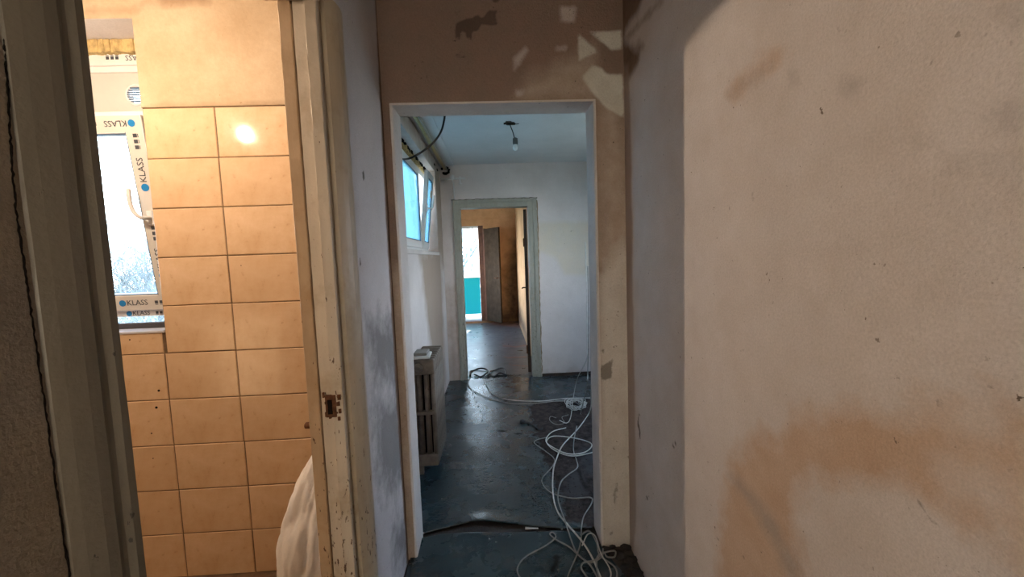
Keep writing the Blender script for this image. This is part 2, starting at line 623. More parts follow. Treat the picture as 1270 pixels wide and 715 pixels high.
def floor_mat(name, base, var, rough, layers, sheen_scale=4.0, bumpk=0.28):
    k = NT(name)
    c = k.mix(k.ramp(k.noise(3.2, 6, 0.65), 0.34, 0.68), base, var)
    rr = k.ramp(k.noise(sheen_scale, 5, 0.65), 0.3, 0.7, (rough, rough, rough, 1), (rough + 0.16,) * 3 + (1,))
    sp0 = k.mix(0.0, (0.7, 0.7, 0.7), (0.7, 0.7, 0.7))
    for L in layers:
        v = k.attr(L['attr'])
        nz = k.math('MULTIPLY', k.math('SUBTRACT', k.noise(L.get('scale', 18), 6, 0.62), 0.5), L.get('amp', 0.05))
        mk = k.ramp(k.math('ADD', k.math('ADD', v, nz), 0.5), 0.5 - L.get('soft', 0.004), 0.5 + L.get('soft', 0.004))
        if L.get('op', 1) < 1:
            mk = k.math('MULTIPLY', mk, L['op'])
        col = L['color']
        if L.get('var'):
            col = k.mix(k.ramp(k.noise(L.get('vscale', 14), 6, 0.7), 0.38, 0.62), L['color'], L['var'])
        c = k.mix(mk, c, col)
        if 'rough' in L:
            sp0 = k.mix(mk, sp0, (0.08, 0.08, 0.08))
            rr = k.mix(mk, rr, (L['rough'],) * 3)
    mk = k.math('MULTIPLY', k.ramp(k.noise(85, 3), 0.70, 0.73), k.ramp(k.noise(5, 3), 0.45, 0.6))
    c = k.mix(mk, c, (0.42, 0.42, 0.40))
    mk = k.math('MULTIPLY', k.ramp(k.noise(60, 3), 0.69, 0.72), k.ramp(k.noise(4, 3), 0.42, 0.6))
    c = k.mix(mk, c, (0.02, 0.018, 0.016))
    k.l(c, k.b.inputs['Base Color'])
    k.l(rr, k.b.inputs['Roughness'])
    k.l(sp0, k.b.inputs['Specular IOR Level'])
    k.bump(k.math('ADD', k.noise(45, 5), k.math('MULTIPLY', k.noise(7, 4), 2.0)), bumpk, 0.006)
    return k.m


m_lino = floor_mat('teal_floor_paint', (0.024, 0.046, 0.056), (0.013, 0.026, 0.033), 0.19, [
    dict(attr='bare', color=(0.070, 0.052, 0.047), var=(0.018, 0.013, 0.012), soft=0.015, amp=0.2, scale=10, vscale=16, rough=0.8),
    dict(attr='grey', color=(0.055, 0.055, 0.06), soft=0.03, amp=0.1, scale=10, op=0.7, rough=0.55),
    dict(attr='stain', color=(0.02, 0.016, 0.014), soft=0.005, amp=0.03, scale=40, op=0.9, rough=0.8)])
m_sub = floor_mat('bare_screed', (0.06, 0.042, 0.032), (0.022, 0.016, 0.014), 0.8, [], bumpk=0.9)
m_farfloor = floor_mat('far_room_floor_paint', (0.085, 0.09, 0.10), (0.055, 0.058, 0.065), 0.25, [
    dict(attr='red', color=(0.20, 0.10, 0.07), soft=0.02, amp=0.06, scale=12, op=0.8),
    dict(attr='redline', color=(0.17, 0.055, 0.035), soft=0.01, amp=0.04, scale=18, op=0.9)])
m_bfloor = simple('bathroom_floor_dirt', (0.20, 0.12, 0.07), rough=0.8, scale=12, var=0.6, bump=0.5)

# ------------------------------------------------------------------ floors
bm = bmesh.new()
box(bm, (-0.62, -2.6, -0.20), (1.75, 4.90, -0.012))
floor = link('floor', bm, m_sub, kind='structure')

# painted sheet of the hall: its near edge is torn and lifts off the screed
edge_h = [onZ(x, y, 0.0) for x, y in [(505, 668), (520, 662), (545, 656), (565, 652), (580, 648), (600, 647), (625, 649), (660, 652), (700, 655), (740, 655)]]
lift_h = [0.003, 0.003, 0.004, 0.006, 0.010, 0.014, 0.012, 0.008, 0.004, 0.003]


def interp_edge(E, L, x):
    for i in range(len(E) - 1):
        if x <= E[i + 1].x or i == len(E) - 2:
            t = (x - E[i].x) / (E[i + 1].x - E[i].x)
            t = min(1.2, max(-0.2, t))
            return E[i].y + (E[i + 1].y - E[i].y) * t, L[i] + (L[i + 1] - L[i]) * t


def sheet(name, x0, x1, ynear, yfar, res, thick=0.004):
    """a floor sheet with its own top, bottom and edges; ynear/yfar give (y, lift) for an x"""
    bm = bmesh.new()
    nx = int((x1 - x0) / res)
    top, bot = [], []
    for i in range(nx + 1):
        x = x0 + (x1 - x0) * i / nx
        (ya, la), (yb, lb) = ynear(x), yfar(x)
        ny = 60
        ct, cb = [], []
        for j in range(ny + 1):
            t = (j / ny) ** 1.6 if la > 0 else 1 - (1 - j / ny) ** 1.6
            y = ya + (yb - ya) * t
            da, db = y - ya, yb - y
            z = -0.012 + thick + max(0, la) * math.exp(-(da / 0.07) ** 2) + max(0, lb) * math.exp(-(db / 0.07) ** 2)
            z += 0.002 * math.sin(x * 9 + y * 5) * math.sin(y * 7) + 0.002
            ct.append(bm.verts.new((x, y, z + 0.006)))
            cb.append(bm.verts.new((x, y, z - 0.0045 + 0.003)))
        top.append(ct)
        bot.append(cb)
    for i in range(nx):
        for j in range(len(top[0]) - 1):
            bm.faces.new((top[i][j], top[i + 1][j], top[i + 1][j + 1], top[i][j + 1]))
            bm.faces.new((bot[i][j], bot[i][j + 1], bot[i + 1][j + 1], bot[i + 1][j]))
        bm.faces.new((bot[i][0], bot[i + 1][0], top[i + 1][0], top[i][0]))
        bm.faces.new((top[i][-1], top[i + 1][-1], bot[i + 1][-1], bot[i][-1]))
    for j in range(len(top[0]) - 1):
        bm.faces.new((top[0][j], top[0][j + 1], bot[0][j + 1], bot[0][j]))
        bm.faces.new((top[-1][j], bot[-1][j], bot[-1][j + 1], top[-1][j + 1]))
    return link(name, bm, m_lino, parent=floor, smooth=True)


hall_sheet = sheet('hall_floor_sheet', -0.598, 1.74, lambda x: interp_edge(edge_h, lift_h, min(x, 0.47)) if x < 0.47 else (2.05, 0.002), lambda x: (4.9, 0.0), 0.025)
edge_c = [onZ(x, y, 0.0) for x, y in [(500, 674), (520, 669), (545, 664), (575, 662), (600, 661), (640, 660), (690, 658), (740, 661)]]
cor_sheet = sheet('corridor_floor_sheet', -0.47, 0.615, lambda x: (-2.55, 0.0), lambda x: (interp_edge(edge_c, [0.001] * 8, min(x, 0.45))[0] - (0.0 if x < 0.44 else min(0.36, (x - 0.44) * 3.2)), 0.004 if x > -0.1 else 0.008), 0.025)
keep_all = None
for o in (hall_sheet, cor_sheet):
    paint(o, 'bare', [pxZ([(655, 503), (690, 496), (760, 494), (760, 655), (720, 652), (700, 642), (697, 615), (685, 590), (672, 560), (662, 530)])], (0, 1))
    paint(o, 'grey', [pxZ([(703, 588), (722, 580), (728, 612), (712, 622), (698, 612)]), pxZ([(716, 560), (737, 552), (738, 590), (724, 585)])], (0, 1))
    paint(o, 'stain', [pxZ([(684, 690), (692, 686), (697, 692), (692, 699), (685, 696)]), pxZ([(682, 702), (690, 702), (689, 712), (683, 712)]),
                       pxZ(stroke([(717, 580), (721, 596), (729, 607), (737, 616)], 2.2)), pxZ(stroke([(615, 533), (640, 537), (655, 541)], 1.2)),
                       pxZ(stroke([(583, 480), (600, 520), (596, 524)], 0.6))], (0, 1))

bm = bmesh.new()
box(bm, (-1.52, 4.90, -0.15), (0.62, 9.2, 0.0), 0.06)
farfloor = link('floor_far_room', bm, m_farfloor, kind='structure')
paint(farfloor, 'red', [pxZ([(600, 397), (655, 400), (655, 408), (610, 402)])], (0, 1))
paint(farfloor, 'redline', [pxZ(stroke([(623, 427), (624, 442), (630, 443), (655, 442)], 0.9)), pxZ(stroke([(623, 428), (640, 430), (657, 427)], 0.9)),
                            pxZ(stroke([(628, 443), (632, 452), (657, 454)], 0.8))], (0, 1))
bm = bmesh.new()
box(bm, (-2.6, -0.1, -0.2), (-0.60, 1.84, 0.02))
link('floor_bathroom', bm, m_bfloor, kind='structure')
bm = bmesh.new()
box(bm, (-2.9, 9.2, -0.25), (1.2, 10.25, -0.02))
link('floor_balcony', bm, m_out, kind='structure')

# ------------------------------------------------------------------ walls
# left partition with the bathroom doorway
bm = bmesh.new()
box(bm, (XLB, -2.6, -0.012), (XL, 0.438, CC), 0.03)
box(bm, (XLB, 1.345, -0.012), (XL, YO, CC), 0.02)
box(bm, (XLB, 0.438, 2.225), (XL, 1.345, CC), 0.05)
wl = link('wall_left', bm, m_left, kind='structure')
paint(wl, 'soot_shade', [pxX([(455, 400), (490, 395), (498, 440), (492, 480), (465, 470)], XL), pxX([(466, 500), (500, 500), (502, 570), (492, 610), (470, 600)], XL), pxX([(488, 650), (506, 640), (508, 700), (490, 700)], XL), pxX([(0, 300), (40, 420), (80, 715), (0, 715)], XL)], (1, 2))  # smudges; the last outline paints shade onto the unlit near wall
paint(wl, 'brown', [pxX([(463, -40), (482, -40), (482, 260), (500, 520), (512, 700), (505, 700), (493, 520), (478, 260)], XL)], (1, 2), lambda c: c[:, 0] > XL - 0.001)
paint(wl, 'grime_shade', [[(-3, -1), (0.45, -1), (0.45, 3), (-3, 3)]], (1, 2))  # whole near end darkened: dirty paint plus its lack of light
paint(wl, 'yellow', [pxX([(28, 560), (60, 560), (80, 715), (40, 715)], XL), pxX([(-40, -40), (4, 0), (30, 300), (-20, 300)], XL)], (1, 2))
paint(wl, 'dirt', [pxX([(449, 211), (452, 213), (452, 224), (450, 224)], XL), pxX(stroke([(446, 320), (447, 330)], 1.0), XL),
                   pxX([(28, 558), (38, 558), (40, 572), (30, 573)], XL), pxX(stroke([(33, 526), (37, 530)], 2), XL)], (1, 2))

# right wall
bm = bmesh.new()
box(bm, (XR, -2.6, -0.012), (XR + 0.12, YO, CC), 0.02)
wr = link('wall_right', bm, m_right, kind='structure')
keepr = lambda c: c[:, 0] < XR + 0.001
paint(wr, 'peach', [pxX([(908, 565), (930, 548), (975, 530), (978, 508), (1060, 512), (1120, 510), (1145, 498), (1200, 500), (1290, 520), (1330, 720), (1272, 715), (1240, 668),
                         (1180, 640), (1140, 612), (1105, 592), (1010, 588), (995, 612), (978, 640), (985, 690), (1005, 730), (890, 730), (893, 640)], XR),
                    pxX([(962, 70), (968, 78), (930, 105), (905, 120), (910, 110)], XR)], (1, 2), keepr)
paint(wr, 'island', [pxX([(1175, 515), (1200, 510), (1222, 525), (1218, 540), (1190, 540)], XR), pxX([(1165, 588), (1190, 578), (1235, 590), (1262, 625), (1255, 645), (1215, 635), (1175, 615)], XR)], (1, 2), lambda c: c[:, 0] < XR + 0.001)
paint(wr, 'smear', [pxX([(902, 590), (912, 590), (960, 640), (985, 690), (998, 720), (975, 720), (958, 672), (930, 625)], XR), pxX(stroke([(905, 118), (955, 80)], 2), XR)] + [pxX([(x - r, y), (x, y - r), (x + r, y), (x, y + r * 1.2)], XR) for x, y, r in [(1150, 181, 6), (1206, 200, 8), (1253, 210, 8), (1183, 198, 4), (1234, 152, 5), (1258, 17, 6), (1246, 148, 4), (1054, 105, 4), (985, 95, 4)]], (1, 2), keepr)
paint(wr, 'brown', [pxX([(764, -40), (800, -10), (792, 12), (776, 34), (774, 50), (794, 66), (790, 82), (778, 100), (764, 100)], XR),
                    pxX(stroke([(822, 0), (800, 22), (780, 44)], 0.7), XR), pxX(stroke([(795, 55), (786, 66), (776, 72)], 4), XR)], (1, 2), keepr)
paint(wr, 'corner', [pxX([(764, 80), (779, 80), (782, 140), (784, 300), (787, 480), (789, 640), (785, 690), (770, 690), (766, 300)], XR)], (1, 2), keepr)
paint(wr, 'dirt', [pxX(stroke([(793, 545), (794, 535), (791, 525), (793, 512)], 1.0), XR), pxX(stroke([(835, 555), (838, 548)], 2.0), XR), pxX(stroke([(801, 616), (804, 618)], 2.6), XR),
                   pxX([(1159, 499), (1167, 499), (1163, 506)], XR), pxX([(1241, 55), (1250, 54), (1248, 59), (1242, 59)], XR), pxX(stroke([(958, 166), (963, 168), (969, 161)], 1.5), XR),
                   pxX(stroke([(932, 239), (935, 247)], 1.3), XR), pxX(stroke([(1074, 49), (1076, 53)], 1.2), XR), pxX(stroke([(1103, 392), (1110, 404)], 1.5), XR), pxX(stroke([(903, 101), (905, 104)], 1.2), XR),
                   pxX(stroke([(1016, 371), (1019, 374)], 1.2), XR), pxX(stroke([(1133, 86), (1139, 78)], 0.8), XR), pxX(stroke([(1228, 478), (1234, 475)], 1.6), XR), pxX(stroke([(1159, 648), (1166, 651)], 1.0), XR),
                   pxX(stroke([(890, 665), (893, 668)], 1.6), XR), pxX(stroke([(921, 688), (923, 691)], 1.6), XR), pxX(stroke([(1140, 622), (1145, 625)], 2.0), XR)], (1, 2), keepr)

# wall with the opening
bm = bmesh.new()
box(bm, (XLB, YO, -0.012), (OX0, YB, 2.6), 0.015)
box(bm, (OX1, YO, -0.012), (XR + 0.12, YB, 2.6), 0.015)
box(bm, (OX0, YO, OZ), (OX1, YB, CC), 0.013)
wf = link('wall_front', bm, m_front, kind='structure')
keepf = lambda c: c[:, 1] < YO + 0.001
P = lambda pts: pxY(pts, YO)
paint(wf, 'beige', [P([(470, 330), (530, 330), (530, 730), (470, 730)]), P([(743, 128), (768, 120), (790, 240), (790, 420), (745, 420)]), P([(660, 95), (735, 60), (742, 122), (640, 124)])], (0, 2), keepf)
paint(wf, 'pale', [P([(744, 345), (772, 300), (800, 330), (800, 760), (740, 760)])], (0, 2), keepf)
paint(wf, 'whitish', [P([(732, 40), (770, 38), (771, 60), (758, 62), (750, 55)]), P([(717, 42), (742, 64), (728, 70), (718, 76)]),
                   P([(722, 96), (735, 81), (746, 84), (752, 92), (772, 92), (774, 146), (752, 134), (732, 112)]), P([(748, 45), (756, 50), (755, 60), (750, 55)])], (0, 2), keepf)
paint(wf, 'soft_pale', [P([(651, 58), (655, 63), (645, 78), (638, 88), (637, 72)]), P([(695, 8), (714, 8), (713, 28), (696, 26)]), P([(640, 112), (648, 112), (648, 118), (641, 118)]),
                  P([(690, 58), (702, 58), (702, 62), (690, 62)]), P([(560, 202), (575, 202), (575, 206), (560, 206)])], (0, 2), keepf)
paint(wf, 'peel', [P([(565, 30), (575, 24), (585, 22), (592, 18), (597, 22), (601, 20), (606, 13), (617, 13), (614, 20), (617, 31), (606, 31), (597, 30), (592, 39), (586, 39), (584, 49), (579, 47), (577, 40), (571, 39), (570, 49), (565, 48), (564, 36)]),
                   P([(610, -8), (624, -8), (617, 4), (611, 2)]), P([(564, 15), (568, 16), (567, 20), (564, 18)]), P([(565, 66), (577, 70), (577, 72), (567, 71)])], (0, 2), keepf)
paint(wf, 'dirt', [P(stroke([(763, 624), (764, 606), (765, 598)], 1.2)), P(stroke([(761, 615), (765, 606)], 1.5)), P(stroke([(757, 660), (759, 662)], 2.5)), P(stroke([(747, 433), (749, 437)], 1.5)),
                   P([(744, 455), (760, 445), (758, 470), (746, 472)]), P(stroke([(779, 565), (781, 568)], 2))], (0, 2), keepf)
# plaster lining of the opening: three thin slabs that cover its reveal
bm = bmesh.new()
t = 0.010
JX0 = OX0 + t
prism(bm, [(OX0 - 0.001, YO - 0.002), (OX0 + t * 0.3, YO - 0.003), (JX0, YO + 0.004), (JX0 + 0.001, YB + 0.001), (OX0 - 0.001, YB + 0.001)], -0.006, OZ, 0.05, 0.0008)
rev = link('reveal_lining', bm, m_reveal, parent=wf)
bm = bmesh.new()
prism(bm, [(OX1 + 0.001, YO - 0.002), (OX1 - t * 0.3, YO - 0.003), (OX1 - t, YO + 0.004), (OX1 - t, YB + 0.001), (OX1 + 0.001, YB + 0.001)], -0.006, OZ, 0.05, 0.0008)
link('reveal_lining', bm, m_reveal, parent=wf)
bm = bmesh.new()
box(bm, (OX0, YO - 0.002, OZ - 0.008), (OX1, YB + 0.001, OZ + 0.001), 0.04)
link('reveal_soffit', bm, m_reveal, parent=wf)

# corridor end behind the camera: an unseen opening added to let daylight in
bm = bmesh.new()
box(bm, (XLB, -2.72, -0.012), (-0.50, -2.6, CC))
box(bm, (0.55, -2.72, -0.012), (XR + 0.12, -2.6, CC))
box(bm, (-0.50, -2.72, 2.3), (0.55, -2.6, CC))
box(bm, (-0.50, -2.72, -0.012), (0.55, -2.6, 0.8))
link('wall_back', bm, m_hall, kind='structure')
w4 = struct_empty('fill_window')  # unseen glazing added to warm the daylight from behind the camera
bm = bmesh.new()
bev_box(bm, (-0.50, -2.67, 0.8), (0.55, -2.66, 2.3), 0.001)
link('pane', bm, glass_mat('warm_fill_pane', (1.0, 0.84, 0.68), solid=0.4), parent=w4)

# bathroom wall with the window hole; the tiles stand 10 mm proud of it
wn_r = onY(186, 240, YT).x           # right edge of the window hole
wz0 = onY(205, 411, YT).z
wz1 = onY(165, 22, YT).z
WX0, WX1 = -2.40, wn_r
bm = bmesh.new()
YTB = YT + 0.010
box(bm, (-2.6, YTB, -0.1), (XLB, 2.16, wz0), 0.06)
box(bm, (WX1, YTB, wz0), (XLB, 1.90, CC), 0.04)
FRX = onY(222, 365, 2.01).x + 0.03
box(bm, (FRX + 0.004, 1.90, wz0), (XLB, 2.16, CC), 0.2)
box(bm, (-2.6, YTB, wz0), (WX0, 2.16, CC), 0.2)
box(bm, (WX0, YTB, wz1), (WX1, 2.16, CC), 0.06)
box(bm, (WX1, 1.90, wz1), (FRX + 0.004, 2.16, CC), 0.2)
wb = link('wall_bathroom', bm, m_bath, kind='structure')
paint(wb, 'dirt', [pxY(stroke([(110, 16), (140, 16), (165, 14), (175, 5), (200, 3)], 3), YTB), pxY([(190, -5), (260, -5), (260, 4), (200, 8)], YTB)], (0, 2), lambda c: c[:, 1] < YTB + 0.001)
TZ0, TDZ, TX1, TDX = 0.0197, 0.2115, -1.176, 0.311
# a skim of plaster above the tiles brings the wall out to the tile face
bm = bmesh.new()
box(bm, (WX1, YT + 0.001, TZ0 + TDZ * 10 + 0.003), (XLB, YTB, CC), 0.03)
box(bm, (-2.6, YT + 0.001, wz1), (WX1, YTB, CC), 0.03)
sk = link('plaster_skim', bm, m_bath, parent=wb)
paint(sk, 'dirt', [pxY(stroke([(110, 16), (140, 16), (165, 14), (175, 5), (200, 3)], 2), YT), pxY([(190, -5), (260, -5), (260, 4), (200, 8)], YT), pxY(stroke([(178, 134), (260, 132), (355, 129)], 1.2), YT)], (0, 2))
bm = bmesh.new()
box(bm, (-2.6, YT + 0.004, 0.02), (XLB, YTB, wz0 - 0.002))
box(bm, (WX1 + 0.002, YT + 0.004, wz0), (XLB, YTB, TZ0 + TDZ * 10 + 0.002))
link('grout', bm, m_grout, parent=wb)


def tile_mesh(w_, h_):
    me = bpy.data.meshes.new('tile')
    b_, d_ = 0.0025, 0.0085
    a, b = w_ / 2, h_ / 2
    V = [(-a, d_, -b), (a, d_, -b), (a, d_, b), (-a, d_, b), (-a, b_, -b), (a, b_, -b), (a, b_, b), (-a, b_, b),
         (-a + b_, 0, -b + b_), (a - b_, 0, -b + b_), (a - b_, 0, b - b_), (-a + b_, 0, b - b_)]
    Fc = [(0, 1, 5, 4), (1, 2, 6, 5), (2, 3, 7, 6), (3, 0, 4, 7), (4, 5, 9, 8), (5, 6, 10, 9), (6, 7, 11, 10), (7, 4, 8, 11), (8, 9, 10, 11), (3, 2, 1, 0)]
    me.from_pydata(V, [], Fc)
    me.materials.append(m_tile)
    return me


tile_cache = {}
GAP = 0.004
for c in range(-3, 3):
    xa, xb = TX1 + TDX * (c - 1), TX1 + TDX * c
    if c == 2:
        xb = min(xb, XLB)
    xb = min(xb, XLB - 0.002)
    if xb - xa < 0.02:
        continue
    for r in range(10):
        za, zb = TZ0 + TDZ * r, TZ0 + TDZ * (r + 1)
        xa2, zb2 = xa, zb
        if zb > wz0 + 0.02:
            if xb <= WX1 + 0.03:                       # beside and above the sill the hole cuts these away
                if za > wz0 - 0.02:
                    continue
                zb2 = wz0
            elif xa < WX1:
                if za < wz0 - 0.01:
                    pass
                xa2 = WX1 + 0.001
        w_, h_ = xb - xa2 - GAP, zb2 - za - GAP
        key = (round(w_, 4), round(h_, 4))
        if key not in tile_cache:
            tile_cache[key] = tile_mesh(*key)
        o = bpy.data.objects.new('tile', tile_cache[key])
        COL.objects.link(o)
        o.location = ((xa2 + xb) / 2 + random.uniform(-.0006, .0006), YT + random.uniform(0, 0.0012), (za + zb2) / 2 + random.uniform(-.0006, .0006))
        o.rotation_euler = (R(random.uniform(-.18, .18)), R(random.uniform(-.22, .22)), R(random.uniform(-.18, .18)))
        o.parent = wb
for px, py, rr in [(197, 484, .005), (194, 505, .0055), (188, 537, .003), (190, 568, .0025), (161, 421, .003), (299, 329, .002)]:
    bm = bmesh.new()
    p = onY(px, py, YT)
    lathe(bm, [(rr, -0.0012), (rr, 0.006)], (p.x, p.y, p.z), 10, 'Y')
    link('drill_hole', bm, m_dark, parent=wb)

# other bathroom walls
bm = bmesh.new()
box(bm, (-2.72, -0.1, -0.1), (-2.6, 2.10, CC))
link('wall_bathroom_left', bm, m_bath, kind='structure')
bm = bmesh.new()
box(bm, (-2.72, -0.22, -0.1), (XLB, -0.1, CC))
link('wall_bathroom_back', bm, m_bath, kind='structure')

# hall walls
hw = [onX(502, 300, -0.66), onX(537, 308, -0.66)]
HWY0, HWY1, HWZ0, HWZ1 = 2.55, 4.34, 1.50, 2.375
bm = bmesh.new()
box(bm, (-0.86, 2.10, -0.012), (XH, HWY0, HC), 0.05)
box(bm, (-0.86, HWY1, -0.012), (XH, YF, HC), 0.05)
box(bm, (-0.86, HWY0, -0.012), (XH, HWY1, HWZ0), 0.05)
box(bm, (-0.86, HWY0, HWZ1), (XH, HWY1, HC), 0.05)
box(bm, (XLB, YB, -0.012), (XH - 0.001, 2.10, HC), 0.05)
wh = link('wall_hall_left', bm, m_hall, kind='structure')
paint(wh, 'cream', [], (1, 2))
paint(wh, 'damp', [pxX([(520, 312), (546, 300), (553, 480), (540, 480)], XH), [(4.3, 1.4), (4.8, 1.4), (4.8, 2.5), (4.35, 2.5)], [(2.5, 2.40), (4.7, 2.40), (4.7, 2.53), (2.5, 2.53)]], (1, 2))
paint(wh, 'dirt', [pxX(stroke([(548, 470), (552, 490)], 1), XH)], (1, 2))

bm = bmesh.new()
D2 = dict(x0=-0.455, x1=0.470, z=2.095)         # structural hole of the far doorway
box(bm, (-0.86, YF, -0.012), (D2['x0'], YF + 0.14, HC), 0.05)
box(bm, (D2['x1'], YF, -0.012), (1.75, YF + 0.14, HC), 0.05)
box(bm, (D2['x0'], YF, D2['z']), (D2['x1'], YF + 0.14, HC), 0.05)
wfar = link('wall_far', bm, m_hall, kind='structure')
paint(wfar, 'cream', [pxY([(666, 276), (780, 272), (780, 345), (700, 340), (690, 320), (666, 310)], YF)], (0, 2), lambda c: c[:, 1] < YF + .001)
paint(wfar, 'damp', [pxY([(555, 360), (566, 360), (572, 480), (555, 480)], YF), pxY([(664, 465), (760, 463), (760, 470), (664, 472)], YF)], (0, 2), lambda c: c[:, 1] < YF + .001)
paint(wfar, 'dirt', [pxY(stroke([(698, 290), (702, 287)], 1.6), YF), pxY(stroke([(706, 287), (709, 286)], 1.6), YF), pxY(stroke([(672, 464), (728, 462)], 0.9), YF)], (0, 2), lambda c: c[:, 1] < YF + .001)
bm = bmesh.new()
box(bm, (1.75, YO, -0.012), (1.87, 2.75, HC))
box(bm, (1.75, 3.5, -0.012), (1.87, YF + 0.14, HC))
box(bm, (1.75, 2.75, -0.012), (1.87, 3.5, 1.0))  # leaves an unseen opening, added to bring daylight into the hall
box(bm, (1.75, 2.75, 2.0), (1.87, 3.5, HC))
link('wall_hall_right', bm, m_hall, kind='structure')
bm = bmesh.new()
box(bm, (XR + 0.12, YO, -0.012), (1.75, YB, HC))
link('wall_hall_near', bm, m_hall, kind='structure')

# far room
bm = bmesh.new()
FX1 = 0.47
BX0, BX1, BZ0, BZ1 = -0.98, -0.30, 0.05, 2.16
box(bm, (-1.5, YW, 0), (BX0, YW + 0.2, HC), 0.05)
box(bm, (BX1, YW, 0), (FX1 + .12, YW + 0.2, HC), 0.04)
box(bm, (BX0, YW, BZ1), (BX1, YW + 0.2, HC), 0.05)
box(bm, (BX0, YW, -0.02), (BX1, YW + 0.2, BZ0), 0.05)
wend = link('wall_far_room_end', bm, m_far, kind='structure')
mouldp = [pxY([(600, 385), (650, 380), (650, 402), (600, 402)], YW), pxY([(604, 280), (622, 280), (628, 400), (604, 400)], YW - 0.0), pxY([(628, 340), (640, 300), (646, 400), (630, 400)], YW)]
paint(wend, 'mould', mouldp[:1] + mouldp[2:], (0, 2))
bm = bmesh.new()
box(bm, (FX1, YF + 0.14, 0), (FX1 + 0.12, YW, HC), 0.08)
wfr = link('wall_far_room_right', bm, m_far, kind='structure')
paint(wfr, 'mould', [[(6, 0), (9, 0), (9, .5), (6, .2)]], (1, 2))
bm = bmesh.new()
box(bm, (-1.52, YF + 0.02, 0), (-1.40, 6.6, HC))
box(bm, (-1.52, 8.0, 0), (-1.40, YW + .2, HC))
box(bm, (-1.52, 6.6, 0), (-1.40, 8.0, 0.9))  # foot of an unseen opening added to brighten the far room
box(bm, (-1.52, 6.6, 2.05), (-1.40, 8.0, HC))
link('wall_far_room_left', bm, m_far, kind='structure')
bm = bmesh.new()
box(bm, (-1.40, YF + 0.02, 0), (-0.86, YF + 0.14, HC))
link('wall_far_room_near', bm, m_far, kind='structure')
bm = bmesh.new()
box(bm, (-1.56, YF - 0.10, -0.5), (-0.86, YF + 0.02, 2.7))
link('wall_outside', bm, simple('white_outside_render', (0.78, 0.78, 0.76), rough=.9, scale=5), kind='structure')
bm = bmesh.new()
box(bm, (-1.4, YW - 0.06, 2.30), (FX1, YW + 0.0, HC), 0.3)
beam = link('trim_1', bm, m_far, kind='structure')
paint(beam, 'mould', [], (0, 2))

# ceilings
for nm, a, b in [('ceiling', (-2.72, -2.72, CC), (XR + 0.12, YB - 0.02, CC + 0.15)), ('ceiling_hall', (-0.86, YB - 0.02, HC), (1.87, YF + 0.14, HC + 0.15)),
                 ('ceiling_far_room', (-1.52, YF + 0.02, HC), (FX1 + .12, YW + 0.2, HC + 0.15)), ('ceiling_balcony', (-3.02, YW + 0.2, 2.45), (1.2, 10.3, 2.60))]:
    bm = bmesh.new()
    box(bm, a, b)
    link(nm, bm, m_ceil, kind='structure')
# a shallow plaster step along the hall ceiling
bm = bmesh.new()
box(bm, (XH, YB, HC - 0.012), (-0.43, YF, HC), 0.3)
link('trim_2', bm, m_ceil, kind='structure')
# baseboard of the hall's far wall
bm = bmesh.new()
box(bm, (0.515, YF - 0.012, -0.004), (1.75, YF, 0.035))
link('baseboard_far', bm, m_wood_dk, kind='structure')

# ------------------------------------------------------------------ bathroom door frame (door 1)
d1 = struct_empty('door_1')
far_prof = [(-0.480, 1.362), (-0.4805, 1.236), (-0.4680, 1.197), (-0.4700, 1.192),
            (-0.4985, 1.190), (-0.5000, 1.1905), (-0.5025, 1.1985), (-0.5360, 1.2010), (-0.5365, 1.228), (-0.541, 1.228), (-0.541, 1.30), (-0.60, 1.30), (-0.60, 1.362)]
bm = bmesh.new()
prism(bm, far_prof, 0.0, 2.23, 0.03, 0.0006)
jamb = link('jamb', bm, m_frame, parent=d1, smooth=False)
bm = bmesh.new()
prism(bm, [(-0.480, 1.3625), (-0.458, 1.360), (-0.4500, 1.348), (-0.4470, 1.325), (-0.4490, 1.300), (-0.4550, 1.276), (-0.4620, 1.257), (-0.4660, 1.2485), (-0.4760, 1.245), (-0.4800, 1.245)], 0.0, 2.23, 0.03, 0.0004)
cs = link('casing', bm, m_casing, parent=d1)
cs['label'] = 'rounded yellow-brown casing beside the jamb'
bm = bmesh.new()
prism(bm, [(-0.5425, 1.30), (-0.5425, 1.2055), (-0.5450, 1.2030), (-0.5760, 1.2035), (-0.5785, 1.2070), (-0.5785, 1.30)], 0.0, 2.23, 0.03, 0.0006)
stop = link('stop_strip', bm, m_stop, parent=d1)
stop['label'] = 'yellowed outer strip of the frame'
near_prof = [(-0.4802, 0.438), (-0.4775, 0.440), (-0.4715, 0.450), (-0.4650, 0.466), (-0.4632, 0.478), (-0.4660, 0.485), (-0.4655, 0.4895), (-0.4602, 0.4955), (-0.4597, 0.5045), (-0.470, 0.510), (-0.520, 0.512), (-0.60, 0.512), (-0.60, 0.438)]
bm = bmesh.new()
prism(bm, near_prof, 0.0, 2.23, 0.05, 0.0003)
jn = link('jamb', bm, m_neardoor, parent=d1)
jn['label'] = 'grimy near jamb with a groove, unlit darkness in its colour'
bm = bmesh.new()
box(bm, (-0.606, 0.512, 2.176), (-0.458, 1.194, 2.23))
link('head', bm, m_frame, parent=d1)
